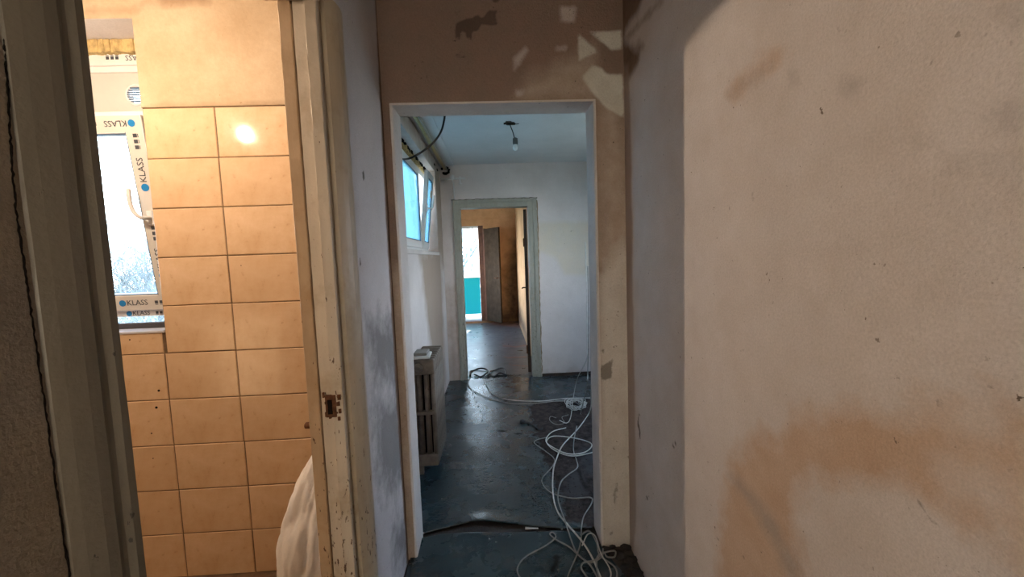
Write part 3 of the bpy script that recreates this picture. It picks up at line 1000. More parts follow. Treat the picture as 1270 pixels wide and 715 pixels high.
# strike recess, torn rusty edges
sp = onY(411, 502, 1.194)
bm = bmesh.new()
bev_box(bm, (sp.x - 0.016, 1.1885, sp.z - 0.036), (sp.x + 0.016, 1.196, sp.z + 0.032), 0.002)
sp_o = link('strike_plate', bm, m_rust, parent=d1)
bm = bmesh.new()
bev_box(bm, (sp.x - 0.009, 1.1875, sp.z - 0.026), (sp.x + 0.005, 1.1955, sp.z + 0.018), 0.001)
link('keyhole_recess', bm, m_dark, parent=sp_o)
bm = bmesh.new()
for i in range(14):
    a = random.random()
    q = Vector((sp.x + random.uniform(-0.022, 0.030), 1.1935, sp.z + random.uniform(-0.045, 0.035)))
    bev_box(bm, (q.x - random.uniform(.002, .006), 1.1878, q.z - random.uniform(.002, .010)), (q.x + random.uniform(.002, .006), 1.1945, q.z + random.uniform(.002, .010)), 0.001)
link('rust_flake', bm, m_rust, parent=sp_o, kind='stuff')
# old hinge pin / bolt on the bathroom edge of the frame
hp = onY(384, 527, 1.23)
bm = bmesh.new()
lathe(bm, [(0.006, -0.014), (0.010, -0.011), (0.010, 0.010), (0.006, 0.014), (0.004, 0.04)], (hp.x, hp.y, hp.z), 12, 'X')
link('bolt', bm, m_rust, parent=d1, smooth=True)
# crack between plaster and the near jamb
bm = bmesh.new()
cp = [onX(2, 0, -0.4795), onX(10, 120, -0.4795), onX(18, 240, -0.4795), onX(33, 350, -0.4795), onX(51, 470, -0.4795), onX(68, 590, -0.4795), onX(86, 715, -0.4795)]
sp_ = spline(cp, 24)
tube(bm, [p + Vector((0, random.uniform(-.0007, .0007), 0)) for p in sp_], [random.uniform(.0006, .0013) for _ in sp_], 5)
link('crack', bm, m_dark, parent=d1)

# ------------------------------------------------------------------ far door frame (door 2)
d2 = struct_empty('door_2')
fx0, fx1, fz = -0.466, 0.508, 2.125
ix0, ix1, iz = -0.386, 0.402, 2.035


def cas(name, a, b):
    bm = bmesh.new()
    bev_box(bm, a, b, 0.004)
    return link(name, bm, m_frame2, parent=d2)


cas('casing', (fx0, YF - 0.018, -0.002), (fx0 + 0.035, YF + 0.001, fz))
cas('casing', (fx1 - 0.045, YF - 0.018, -0.002), (fx1, YF + 0.001, fz))
cas('casing', (fx0 + 0.035, YF - 0.018, fz - 0.04), (fx1 - 0.045, YF + 0.001, fz))
cas('jamb', (fx0 + 0.033, YF - 0.008, -0.002), (ix0, YF + 0.15, fz - 0.038))
cas('jamb', (ix1, YF - 0.008, -0.002), (fx1 - 0.043, YF + 0.15, fz - 0.038))
cas('head', (ix0, YF - 0.008, iz), (ix1, YF + 0.15, fz - 0.038))
bm = bmesh.new()
zs = np.linspace(0.05, 2.1, 60)
tube(bm, [(fx1 + 0.006 + random.uniform(-.004, .004), YF - 0.002, z) for z in zs], [random.uniform(.003, .008) for _ in zs], 5)
link('broken_plaster_edge', bm, plaster('raw_plaster_edge', (0.34, 0.25, 0.15), bump=(90, .6)), parent=d2)
bm = bmesh.new()
xs = np.linspace(fx0 - 0.02, fx1 + 0.01, 40)
tube(bm, [(x, YF - 0.003, fz + 0.006 + random.uniform(-.004, .004)) for x in xs], [random.uniform(.003, .007) for _ in xs], 5)
link('broken_plaster_edge', bm, simple('dark_plaster_edge', (0.14, 0.12, 0.09), rough=.9), parent=d2)

# its leaf, swung into the far room
leaf = thing('door_leaf', 'dark brown door leaf swung open, seen edge-on inside the far green doorway', 'door', (0.398, 4.93, 0.0), R(85.6))
bm = bmesh.new()
bev_box(bm, (0.0, 0.0, 0.012), (0.72, 0.038, 2.02), 0.003)
link('panel', bm, m_wood_dk, parent=leaf)
for z in (0.3, 1.62):
    bm = bmesh.new()
    lathe(bm, [(0.008, -0.05), (0.009, -0.045), (0.009, 0.045), (0.006, 0.052)], (-0.006, 0.042, z), 10)
    link('hinge', bm, m_rust, parent=leaf)
bm = bmesh.new()
tube(bm, [(0.65, 0.037, 1.02), (0.65, 0.08, 1.02), (0.54, 0.085, 1.02)], 0.009, 8)
link('handle', bm, m_rust, parent=leaf)

# ------------------------------------------------------------------ windows
def frame_ring(bm, O, U, V, N, x0, x1, y0, y1, wd, d0, d1, bev=0.004):
    """four rails of a rectangular frame; local x along U, y along V, depth along N"""
    T = Matrix((U, V, N)).transposed().to_4x4()
    for a, b in (((x0, y0), (x0 + wd, y1)), ((x1 - wd, y0), (x1, y1)), ((x0 + wd, y0), (x1 - wd, y0 + wd)), ((x0 + wd, y1 - wd), (x1 - wd, y1))):
        st = set(bm.verts)
        bev_box(bm, (a[0], a[1], d0), (b[0], b[1], d1), bev)
        new = [q for q in bm.verts if q not in st]
        bmesh.ops.transform(bm, matrix=Matrix.Translation(O) @ T, verts=new)


def lbox(bm, O, U, V, N, a, b, bev=0.003):
    T = Matrix((U, V, N)).transposed().to_4x4()
    st = set(bm.verts)
    bev_box(bm, a, b, bev)
    bmesh.ops.transform(bm, matrix=Matrix.Translation(O) @ T, verts=[q for q in bm.verts if q not in st])


def handle_bm(O, U, V, N, hx, hy, L=0.12, s=1):
    """rosette plate and a curved lever that hangs along the stile"""
    bm = bmesh.new()
    T = Matrix((U, V, N)).transposed()
    W = lambda p: Vector(O) + T @ Vector(p)
    lbox(bm, O, U, V, N, (hx - 0.014, hy - 0.033, 0.0), (hx + 0.014, hy + 0.033, 0.011), 0.004)
    pts = [W((hx, hy, 0.006)), W((hx, hy, 0.035)), W((hx + s * 0.012, hy + 0.004, 0.05)), W((hx + s * 0.03, hy + 0.03, 0.055)), W((hx + s * 0.036, hy + 0.07, 0.056)), W((hx + s * 0.033, hy + L, 0.054))]
    tube(bm, spline(pts, 5), [0.009] * 26, 8)
    return bm


UX, UZ = Vector((1, 0, 0)), Vector((0, 0, 1))


def print_run(bm_ink, bm_blue, O, U, V, N, x, y, size=0.034, dots=True, up=False):
    """the maker's print on the film: blue disc, word, row of small squares. runs along U"""
    T = Matrix((U, V, N)).transposed().to_4x4()
    base = Matrix.Translation(O) @ T
    text_bm(bm_ink, 'KLASS', size, base @ Matrix.Translation((x + size * 1.55, y, 0.0012)))
    st = set(bm_blue.verts)
    lathe(bm_blue, [(size * 0.42, 0.0004), (size * 0.42, 0.0016)], (0, 0, 0), 18)
    bmesh.ops.transform(bm_blue, matrix=base @ Matrix.Translation((x - size * 0.35, y, 0)), verts=[q for q in bm_blue.verts if q not in st])
    if dots:
        for i in range(3):
            qx = x + size * (4.0 + i * 0.62)
            lbox(bm_ink, O, U, V, N, (qx - size * .2, y - size * .2, 0.0004), (qx + size * .2, y + size * .22, 0.0014), 0.0002)
            lbox(bm_ink, O, U, V, N, (qx - size * .18, y - size * .34, 0.0004), (qx + size * .18, y - size * .28, 0.0014), 0.0001)


# --- bathroom window (window 1): fixed panel with a vent above, tilted sash below
w1 = struct_empty('window_1')
YN = 2.01                                              # room face of the fixed frame
O1 = Vector((0, YN, 0))
N1 = Vector((0, -1, 0))
fzb = onY(203, 391, YN).z
fzt = onY(166, 63, YN).z
fR = FRX
fL = -2.36
zt0 = onY(172, 143, YN).z                               # transom
bm = bmesh.new()
frame_ring(bm, O1, UX, UZ, N1, fL, fR, fzb, fzt, 0.062, -0.06, 0.0)
lbox(bm, O1, UX, UZ, N1, (fL + .06, fzt - .088, -0.05), (fR - .06, fzt - .05, -0.012))
lbox(bm, O1, UX, UZ, N1, (fL + .06, zt0 - 0.06, -0.06), (fR - .06, zt0 + 0.02, 0.0))
link('frame', bm, m_pvc, parent=w1)
bm = bmesh.new()
vc = onY(170, 118, YN + 0.02)
for a_, b_ in (((fL + 0.05, zt0 + 0.02), (vc.x - .033, fzt - 0.05)), ((vc.x + .033, zt0 + 0.02), (fR - 0.03, fzt - 0.05)), ((vc.x - .033, zt0 + 0.02), (vc.x + .033, vc.z - .033)), ((vc.x - .033, vc.z + .033), (vc.x + .033, fzt - .05))):
    lbox(bm, O1, UX, UZ, N1, (*a_, -0.04), (*b_, -0.02), 0.0003)
panel = link('panel', bm, m_film, parent=w1)
bm = bmesh.new()
prof_ = [(0.047, 0.0), (0.049, -0.004), (0.045, -0.008), (0.040, -0.008), (0.036, -0.002), (0.036, 0.0)]
rg_ = [[bm.verts.new((vc.x + r_ * math.cos(2 * math.pi * q / 28), YN + 0.02 + h_, vc.z + r_ * math.sin(2 * math.pi * q / 28))) for q in range(28)] for r_, h_ in prof_]
for i in range(6):
    for q in range(28):
        bm.faces.new((rg_[i][q], rg_[i][(q + 1) % 28], rg_[(i + 1) % 6][(q + 1) % 28], rg_[(i + 1) % 6][q]))
vent = link('vent', bm, m_pvc, parent=w1, smooth=False)
bm = bmesh.new()
for i in range(7):
    z = vc.z - 0.030 + i * 0.010
    hw_ = math.sqrt(max(0, 0.037 ** 2 - (z - vc.z) ** 2))
    bev_box(bm, (vc.x - hw_, YN + 0.010, z - 0.0026), (vc.x + hw_, YN + 0.0185, z + 0.0026), 0.0006)
link('slat', bm, m_gasket, parent=vent)
# sash, hinged at its foot and tipped into the room
tilt = R(6.6)
SB = fzb + 0.030
O1s = Vector((0, YN - 0.004, SB))
V1s = Vector((0, -math.sin(tilt), math.cos(tilt)))
N1s = Vector((0, -math.cos(tilt), -math.sin(tilt)))
sH = (zt0 - 0.030) - SB
sR, sL = fR - 0.030, fL + 0.03
bm = bmesh.new()
frame_ring(bm, O1s, UX, V1s, N1s, sL, sR, 0.0, sH, 0.078, -0.05, 0.012, 0.006)
sash = link('sash', bm, m_pvc, parent=w1)
bm = bmesh.new()
frame_ring(bm, O1s, UX, V1s, N1s, sL + 0.072, sR - 0.072, 0.072, sH - 0.072, 0.010, -0.03, 0.010, 0.002)
link('gasket', bm, m_gasket, parent=sash)
bm = bmesh.new()
lbox(bm, O1s, UX, V1s, N1s, (sL + 0.07, 0.07, -0.024), (sR - 0.07, sH - 0.07, -0.018), 0.001)
link('pane', bm, m_clear, parent=sash)
bm = bmesh.new()
for a, b in (((sR - 0.074, 0.004), (sR - 0.004, sH - 0.004)), ((sL + 0.004, 0.004), (sR - 0.074, 0.072)), ((sL + 0.004, sH - 0.072), (sR - 0.074, sH - 0.004))):
    lbox(bm, O1s, UX, V1s, N1s, (*a, 0.0118), (*b, 0.0128), 0.0002)
link('protective_film', bm, m_film, parent=sash)
hy = (onY(185, 262, YN - 0.05).z - SB) / math.cos(tilt)
link('handle', handle_bm(O1s + N1s * 0.012, UX, V1s, N1s, sR - 0.036, hy - 0.03, 0.13, -1), m_pvc, parent=sash, smooth=True)
bi, bb = bmesh.new(), bmesh.new()
Of = O1s + N1s * 0.0126
# right stile: reads upwards
print_run(bi, bb, Of, V1s, -UX, N1s, 0.585, -(sR - 0.038), 0.040)
print_run(bi, bb, Of, V1s, -UX, N1s, 0.18, -(sR - 0.038), 0.040)
print_run(bi, bb, Of, UX, V1s, N1s, sR - 0.235, 0.040, 0.036)                          # bottom rail
print_run(bi, bb, Of, -UX, -V1s, N1s, -(sR - 0.055), -(sH - 0.036), 0.036)             # top rail, upside down
print_run(bi, bb, O1, -UX, -UZ, N1, -(fR - 0.065), -(fzt - 0.03), 0.034)               # head of the fixed frame
print_run(bi, bb, O1, UX, UZ, N1, fR - 0.26, fzb + 0.016, 0.030)                       # foot of the fixed frame
link('lettering', bi, m_ink, parent=w1)
link('blue_dot', bb, m_blue, parent=w1)
# foam and torn plaster above the frame, grey sill below
bm = bmesh.new()
for i in range(46):
    x = WX1 - 0.004 - i * 0.013
    bev_box(bm, (x - .012, 1.985 + random.uniform(-.004, .004), fzt - 0.012 - random.uniform(0, .008)), (x + .004, 2.03, wz1 - 0.001), 0.003)
link('foam', bm, m_foam, parent=w1)
bm = bmesh.new()
box(bm, (WX0, YT + 0.004, wz1 - 0.001), (WX1, 2.02, wz1 + 0.001))
link('soffit_skim', bm, m_reveal, parent=w1)
bm = bmesh.new()
bev_box(bm, (WX0, YT - 0.004, wz0 - 0.004), (WX1 + 0.002, 2.05, wz0 + 0.006), 0.002)
link('window_sill', bm, simple('sill_lilac_paint', (0.46, 0.46, 0.50), rough=.5), parent=w1)
bm = bmesh.new()
pa, pb = onY(150, 397, 1.89), onY(199, 397, 1.89)
bev_box(bm, (-2.2, 1.925, wz0 + 0.006), (pb.x, 1.958, wz0 + 0.030), 0.004)
tag(link('sealing_strip', bm, simple('dark_grey_strip', (0.06, 0.06, 0.07), rough=.6)), 'dark grey bar lying on the bathroom window sill', 'strip')

# --- hall window (window 2): two sashes, the farther one tilted
w2 = struct_empty('window_2')
XN = -0.70
N2 = Vector((1, 0, 0))
U2 = Vector((0, 1, 0))
O2 = Vector((XN, 0, 0))
p_s = onX(503, 303, XN)
gy = lambda px, py: onX(px, py, XN)
zb2 = 1.535
zt2 = 2.335
y20, y21 = HWY0 + 0.02, HWY1 - 0.03
ym = onX(519.5, 250, XN).y
bm = bmesh.new()
frame_ring(bm, O2, U2, UZ, N2, y20, y21, zb2, zt2, 0.055, -0.06, 0.0)
lbox(bm, O2, U2, UZ, N2, (ym - 0.04, zb2 + .05, -0.06), (ym + 0.04, zt2 - .05, 0.0))
link('frame', bm, m_pvc, parent=w2)


def sash2(a, b, tiltdeg, hside, hl):
    tl_ = R(tiltdeg)
    O = Vector((XN + 0.003, 0, zb2 + 0.03))
    V = Vector((math.sin(tl_), 0, math.cos(tl_)))
    N = Vector((math.cos(tl_), 0, -math.sin(tl_)))
    H = zt2 - zb2 - 0.06
    bm = bmesh.new()
    frame_ring(bm, O, U2, V, N, a, b, 0.0, H, 0.066, -0.022, 0.012, 0.005)
    s = link('sash', bm, m_pvc, parent=w2)
    bm = bmesh.new()
    lbox(bm, O, U2, V, N, (a + .06, .06, 0.001), (b - .06, H - .06, 0.006), 0.001)
    link('pane', bm, m_cyan, parent=s)
    bm = bmesh.new()
    frame_ring(bm, O, U2, V, N, a + .062, b - .062, .062, H - .062, 0.008, -0.01, 0.0125, 0.002)
    link('gasket', bm, m_gasket, parent=s)
    hx = a + 0.036 if hside < 0 else b - 0.036
    link('handle', handle_bm(O + N * 0.014, U2, V, N, hx, H * 0.52, hl, -hside), m_pvc, parent=s, smooth=True)
    bm = bmesh.new()
    lbox(bm, O, U2, V, N, (a + .25, H * 0.70, 0.0062), (a + .36, H * 0.79, 0.0075), 0.0003)
    link('sticker', bm, simple('orange_sticker', (0.70, 0.42, 0.20), rough=.5, bump=0), parent=s)
    return s


sash2(y20 + 0.028, ym - 0.012, 0.0, -1, -0.14)
sash2(ym + 0.012, y21 - 0.028, 6.5, -1, 0.13)
bm = bmesh.new()
for i in range(110):
    y = HWY0 + 0.01 + i * 0.0165
    if y > HWY1 - 0.02:
        break
    bev_box(bm, (XN - 0.04, y - .010, zt2 - 0.004), (XN + 0.015 + random.uniform(-.012, .014), y + .010, HWZ1 + 0.006 * random.random()), 0.003)
link('foam', bm, m_foam, parent=w2)
bm = bmesh.new()
for i in range(40):
    y = HWY0 + 0.02 + random.random() * (HWY1 - HWY0 - 0.06)
    bev_box(bm, (XN + 0.012, y - random.uniform(.008, .03), HWZ1 - 0.012 - random.random() * .012), (XN + 0.022 + random.random() * .016, y + random.uniform(.008, .03), HWZ1 + 0.004), 0.002)
link('broken_edge', bm, m_dark, parent=w2)
bm = bmesh.new()
bev_box(bm, (XN - 0.02, HWY0, HWZ0 - 0.004), (XH + 0.012, HWY1, HWZ0 + 0.030), 0.004)
link('window_sill', bm, m_reveal, parent=w2)


# --- balcony door (door 3) of the far room, and the balcony itself
d3 = struct_empty('door_3')
bm = bmesh.new()
bev_box(bm, (BX1 - 0.05, YW - 0.03, BZ0), (BX1 + 0.055, YW + 0.08, BZ1), 0.005)
link('post', bm, m_wood_red, parent=d3)
bm = bmesh.new()
bev_box(bm, (BX0, YW + 0.0, BZ1 - 0.05), (BX1 - 0.05, YW + 0.08, BZ1), 0.004)
link('head', bm, m_pvc, parent=d3)
bm = bmesh.new()
bev_box(bm, (BX0, YW - 0.02, BZ0 - 0.01), (BX1 - 0.05, YW + 0.2, BZ0 + 0.03), 0.004)
link('threshold', bm, m_pvc, parent=d3)
bm = bmesh.new()
bev_box(bm, (BX0, YW - 0.03, BZ0), (BX0 + 0.06, YW + 0.08, BZ1 - 0.05), 0.005)
link('post', bm, m_wood_red, parent=d3)

bl = thing('balcony_door_leaf', 'weathered brown balcony door leaf standing open in the far room', 'door', (BX1 + 0.07, YW - 0.05, 0.0), R(-58))
bm = bmesh.new()
bev_box(bm, (0, -0.02, 0.07), (0.62, 0.02, 2.08), 0.003)
link('panel', bm, m_leaf, parent=bl)
bm = bmesh.new()
bev_box(bm, (-0.012, -0.026, 0.065), (0.045, 0.026, 2.09), 0.003)
link('stile', bm, m_wood_red, parent=bl)
for z in (1.82, 1.80):
    pass
bm = bmesh.new()
tube(bm, [(0.56, -0.02, 1.02), (0.56, -0.06, 1.02), (0.47, -0.065, 1.02)], 0.009, 8)
link('handle', bm, m_rust, parent=bl)

bal = struct_empty('window_3')
YP = 10.15
for i in range(8):
    bm = bmesh.new()
    xa = -2.9 + i * 0.5
    bev_box(bm, (xa + 0.004, YP, 0.0), (xa + 0.496, YP + 0.012, 0.97), 0.002)
    link('panel', bm, m_teal, parent=bal)
bm = bmesh.new()
bev_box(bm, (-2.9, YP - 0.03, 0.97), (1.1, YP + 0.05, 1.03), 0.004)
bev_box(bm, (-2.9, YP - 0.02, 2.36), (1.1, YP + 0.04, 2.45), 0.004)
bev_box(bm, (-2.9, YP - 0.03, -0.02), (1.1, YP + 0.05, 0.05), 0.004)
link('rail', bm, m_pvc, parent=bal)
for x in (-2.6, -1.85, -1.10, -0.655, -0.40, 0.35, 1.0):
    bm = bmesh.new()
    bev_box(bm, (x - 0.022, YP - 0.02, 1.03), (x + 0.022, YP + 0.04, 2.36), 0.003)
    link('mullion', bm, m_pvc, parent=bal)
bm = bmesh.new()
bev_box(bm, (-2.9, YP + 0.008, 1.03), (1.0, YP + 0.014, 2.36), 0.001)
link('pane', bm, m_clear, parent=bal)

# ------------------------------------------------------------------ outside
bm = bmesh.new()
grid(bm, (-120, -60, -9.0), (240, 0, 0), (0, 240, 0), 40)
link('ground', bm, m_ground, kind='structure')


def tree(loc, h, label, seed):
    rnd = random.Random(seed)
    bm = bmesh.new()

    def grow(p, d, L, r, lev):
        n = 4
        pts = [p]
        for i in range(n):
            d = (d + Vector((rnd.uniform(-.2, .2), rnd.uniform(-.2, .2), rnd.uniform(-.05, .12)))).normalized()
            pts.append(pts[-1] + d * (L / n))
        tube(bm, pts, [r * (1 - 0.5 * i / n) for i in range(n + 1)], 5 if lev < 2 else 3, cap=False)
        if lev >= 4:
            return
        for i in range(1, n + 1):
            for _ in range(2 if lev < 3 else 2):
                a = rnd.uniform(0, 6.283)
                side = Vector((math.cos(a), math.sin(a), rnd.uniform(0.1, 0.8))).normalized()
                nd = (d * 0.6 + side * 0.8).normalized()
                if lev == 0 and i < 2:
                    continue
                grow(pts[i], nd, L * rnd.uniform(0.5, 0.72), r * 0.5 * (1 - 0.35 * i / n), lev + 1)
    t_ = thing('bare_tree', label, 'tree', loc)
    grow(Vector((0, 0, 0)), Vector((0, 0, 1)), h * 0.5, h * 0.027, 0)
    link('branches', bm, m_bark, parent=t_)
    return t_


tree((-12.5, 14.0, -9.0), 14.5, 'bare pale tree seen through the bathroom window', 3)
tree((-24.5, 26.0, -9.0), 14.5, 'smaller bare tree behind the other one outside the bathroom window', 5)
tree((-1.3, 17.0, -9.0), 16.5, 'bare tree beyond the balcony glazing', 11)
tree((-6.2, 32.0, -9.0), 13.0, 'second bare tree further behind the balcony glazing', 12)

# ------------------------------------------------------------------ things in the bathroom
lamp = thing('bare_bulb', 'lit bare bulb hanging in the bathroom behind the dark door frame', 'lamp', (-1.48, 1.09, 2.235))
bm = bmesh.new()
tube(bm, [(0, 0, 0.06), (0.003, 0, 0.2), (0, 0, CC - 2.235)], 0.003, 6)
link('cord', bm, m_cable_w, parent=lamp)
bm = bmesh.new()
lathe(bm, [(0.010, 0.075), (0.015, 0.07), (0.015, 0.03), (0.012, 0.027)], (0, 0, 0), 14)
link('socket', bm, m_black, parent=lamp)
k = NT('lit_bulb')
k.b.inputs['Base Color'].default_value = (0.9, 0.8, 0.6, 1)
k.b.inputs['Emission Color'].default_value = (1.0, 0.77, 0.56, 1)
k.b.inputs['Emission Strength'].default_value = BULB_WATTS / (4 * math.pi * 0.012 ** 2 * math.pi)
bm = bmesh.new()
bmesh.ops.create_uvsphere(bm, u_segments=16, v_segments=12, radius=0.012)
for v in bm.verts:
    if v.co.z > 0.010:
        v.co.x *= 0.72
        v.co.y *= 0.72
        v.co.z += 0.02
link('bulb', bm, k.m, parent=lamp, smooth=True)

# sack behind the jamb
bm = bmesh.new()
prof = [(0.02, 0.02), (0.11, 0.022), (0.128, 0.08), (0.134, 0.20), (0.138, 0.33), (0.134, 0.46), (0.115, 0.58), (0.088, 0.68), (0.055, 0.75), (0.035, 0.79), (0.05, 0.83), (0.02, 0.845)]
prof = spline([Vector((a, 0, b)) for a, b in prof], 7)
NS = 110
rings = []
for q in prof:
    ring = []
    for kk in range(NS):
        a = 2 * math.pi * kk / NS
        f_ = 1 + 0.05 * math.sin(3 * a + 4 * q.z) + 0.035 * math.sin(7 * a + 9 * q.z + 1) * (0.4 + q.z) + 0.02 * math.sin(13 * a - 12 * q.z)
        crease = 0.07 * max(0, math.sin(5 * a + 6 * q.z)) ** 8 + 0.05 * max(0, math.sin(9 * a - 5 * q.z + 2)) ** 10
        r_ = max(0.005, q.x) * (f_ - crease)
        q3 = Vector((math.cos(a) * 2.2, math.sin(a) * 2.2, q.z * 5.0 + math.cos(a) * 1.5))
        r_ -= 0.018 * (1 - abs(mnoise.noise(q3))) ** 5 + 0.008 * (1 - abs(mnoise.noise(q3 * 2.7))) ** 4
        r_ = max(0.005, r_ + 0.008)
        lean = 0.17 * (q.z / 0.8) ** 1.5
        ring.append(bm.verts.new((r_ * math.cos(a) + lean * 0.75, r_ * 0.9 * math.sin(a), max(0.0205, q.z + 0.008 * math.sin(5 * a) * (q.z > .1)))))
    rings.append(ring)
for a, b in zip(rings, rings[1:]):
    for kk in range(NS):
        bm.faces.new((a[kk], a[(kk + 1) % NS], b[(kk + 1) % NS], b[kk]))
bm.faces.new(rings[0][::-1])
bm.faces.new(rings[-1])
sack = link('sack', bm, m_sack, smooth=True)
tag(sack, 'white woven sack slumped on the bathroom floor behind the chipped door jamb', 'sack')
sack.location = (-0.765, 1.50, 0.0)

# ------------------------------------------------------------------ radiator
RX1 = -0.432
RX0 = XH + 0.012
RY0 = 2.65
RZ0, RZ1 = 0.055, 0.792
rad = thing('cast_iron_radiator', 'old grimy cast iron radiator standing under the hall window', 'radiator', (0, 0, 0))


def section_mesh():
    bm = bmesh.new()
    xs = [RX0 + 0.016, -0.540, -0.492, RX1 - 0.016]
    # top and bottom headers
    for z0, z1 in ((RZ1 - 0.105, RZ1), (RZ0, RZ0 + 0.085)):
        bev_box(bm, (RX0, 0.004, z0), (RX1, 0.052, z1), 0.016, seg=3)
    for x in xs:
        pts = [(x, 0.028, RZ0 + 0.04), (x, 0.028, RZ1 - 0.05)]
        tube(bm, [pts[0], (x, 0.028, 0.42), pts[1]], 0.0175, 10)
    bev_box(bm, (RX0 + .012, 0.006, 0.412), (RX1 - .012, 0.040, 0.438), 0.004)
    # face ribs of the columns
    me = bpy.data.meshes.new('section')
    bmesh.ops.recalc_face_normals(bm, faces=bm.faces)
    bm.to_mesh(me)
    bm.free()
    me.materials.append(m_iron)
    for p in me.polygons:
        p.use_smooth = True
    return me


sm = section_mesh()
NSEC = 8
for i in range(NSEC):
    o = bpy.data.objects.new('section', sm)
    COL.objects.link(o)
    o.location = (0, RY0 + i * 0.056, 0)
    o.parent = rad
bm = bmesh.new()
lathe(bm, [(0.027, 0.006), (0.030, 0.0), (0.026, -0.008), (0.017, -0.009), (0.014, -0.016), (0.006, -0.017)], (-0.535, RY0, RZ1 - 0.052), 16, 'Y')
link('plug', bm, m_iron, parent=rad, smooth=True)
for i in (0, NSEC - 1):
    for x in (RX0 + .03,):
        bm = bmesh.new()
        bev_box(bm, (x - .018, RY0 + i * .056 + .008, -0.004), (x + .018, RY0 + i * .056 + .048, RZ0 + .01), .006)
        link('foot', bm, m_iron, parent=rad)
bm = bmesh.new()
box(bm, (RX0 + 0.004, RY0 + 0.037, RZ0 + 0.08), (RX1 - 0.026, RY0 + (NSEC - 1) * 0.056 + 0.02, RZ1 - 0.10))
link('gap_shade_core', bm, m_dark, parent=rad)  # black box puts the shade between the columns into colour
# two things lying on it
bm = bmesh.new()
vs = bev_box(bm, (-0.0, 0, 0), (0.125, 0.17, 0.014), 0.006)
tr = link('tray', bm, simple('chalky_white_plastic', (0.70, 0.70, 0.66), rough=.4), smooth=False)
tag(tr, 'flat white plastic tray lying on the near end of the radiator', 'tray')
tr.location = (-0.585, RY0 + 0.005, RZ1 + 0.0005)
tr.rotation_euler = (0, 0, R(4))
bm = bmesh.new()
bev_box(bm, (0, 0, 0), (0.09, 0.12, 0.022), 0.008, seg=3)
bk = link('sponge_block', bm, simple('grey_block', (0.30, 0.29, 0.27), rough=.8))
tag(bk, 'small grey rounded block on top of the white tray', 'block')
bk.location = (-0.575, RY0 + 0.05, RZ1 + 0.015)

# ------------------------------------------------------------------ pipe, tap, pendant, hanging cable in the hall
pipe = thing('gas_pipe', 'yellowish pipe running under the hall ceiling above the window', 'pipe')
bm = bmesh.new()
pz = 2.487
pA, pB = onZ(517, 145, pz), onZ(561, 208, pz)
pxm = -0.535
tube(bm, [(pxm, YB + 0.01, pz), (pxm, 3.4, pz + .002), (pxm, YF - 0.02, pz)], 0.020, 12)
link('tube', bm, m_pipe, parent=pipe, smooth=True)
bm = bmesh.new()
tube(bm, [(pxm + 0.027, YB + 0.01, pz - .018), (pxm + 0.027, 3.4, pz - .018), (pxm + .027, YF - 0.02, pz - .018)], 0.007, 8)
link('thin_tube', bm, simple('silver_grey_paint', (0.4, 0.36, 0.28), rough=.4), parent=pipe, smooth=True)
bm = bmesh.new()
for i in range(16):
    a = random.uniform(0, 6.283)
    q = Vector((pxm + .04 * math.cos(a), YF - 0.006, pz - .02 + .035 * math.sin(a)))
    bev_box(bm, (q.x - random.uniform(.006, .02), YF - 0.010, q.z - random.uniform(.006, .016)), (q.x + random.uniform(.006, .02), YF + .001, q.z + random.uniform(.006, .016)), .002)
link('broken_hole', bm, m_dark, parent=pipe, kind='stuff')
for i in range(2):
    bm = bmesh.new()
    y = 4.35 + i * .2
    bev_box(bm, (XH - .001, y - .03, pz - .05 - i * .015), (XH + .006, y + .03, pz - .035 - i * .01), .002)
    link('broken_hole', bm, m_dark, parent=pipe)
# white tap on the far wall's left corner
tap = thing('gas_tap', 'small white wall tap with side outlet in the far left corner of the hall', 'tap')
qa, qb = onY(547, 222, 4.64), onY(577, 221, 4.64)
qm = onY(561, 221, 4.64)
bm = bmesh.new()
tube(bm, [qa, qb], 0.0105, 10)
link('bar', bm, m_pvc, parent=tap, smooth=True)
bm = bmesh.new()
lathe(bm, [(0.006, -0.03), (0.026, -0.02), (0.028, 0.004), (0.018, 0.022), (0.008, 0.03)], qm + Vector((0, 0, 0.012)), 14)
link('body', bm, m_pvc, parent=tap, smooth=True)
bm = bmesh.new()
qc = onY(570.5, 222, 4.64)
tube(bm, [qc + Vector((0, 0, .028)), qc - Vector((0, 0, .055))], 0.009, 8)
tube(bm, [qc + Vector((-.02, 0, -.05)), qc + Vector((.02, 0, -.05))], 0.006, 8)
link('outlet', bm, m_pvc, parent=tap, smooth=True)
bm = bmesh.new()
qd = onY(561, 262, 4.72)
tube(bm, [(qm.x, 4.64, qm.z - 0.01), (qm.x, 4.70, qm.z - 0.04), (qm.x, YF - 0.008, qm.z - 0.08), (qm.x, YF - 0.008, 2.14)], 0.006, 8)
link('pipe', bm, m_pvc, parent=tap, smooth=True)

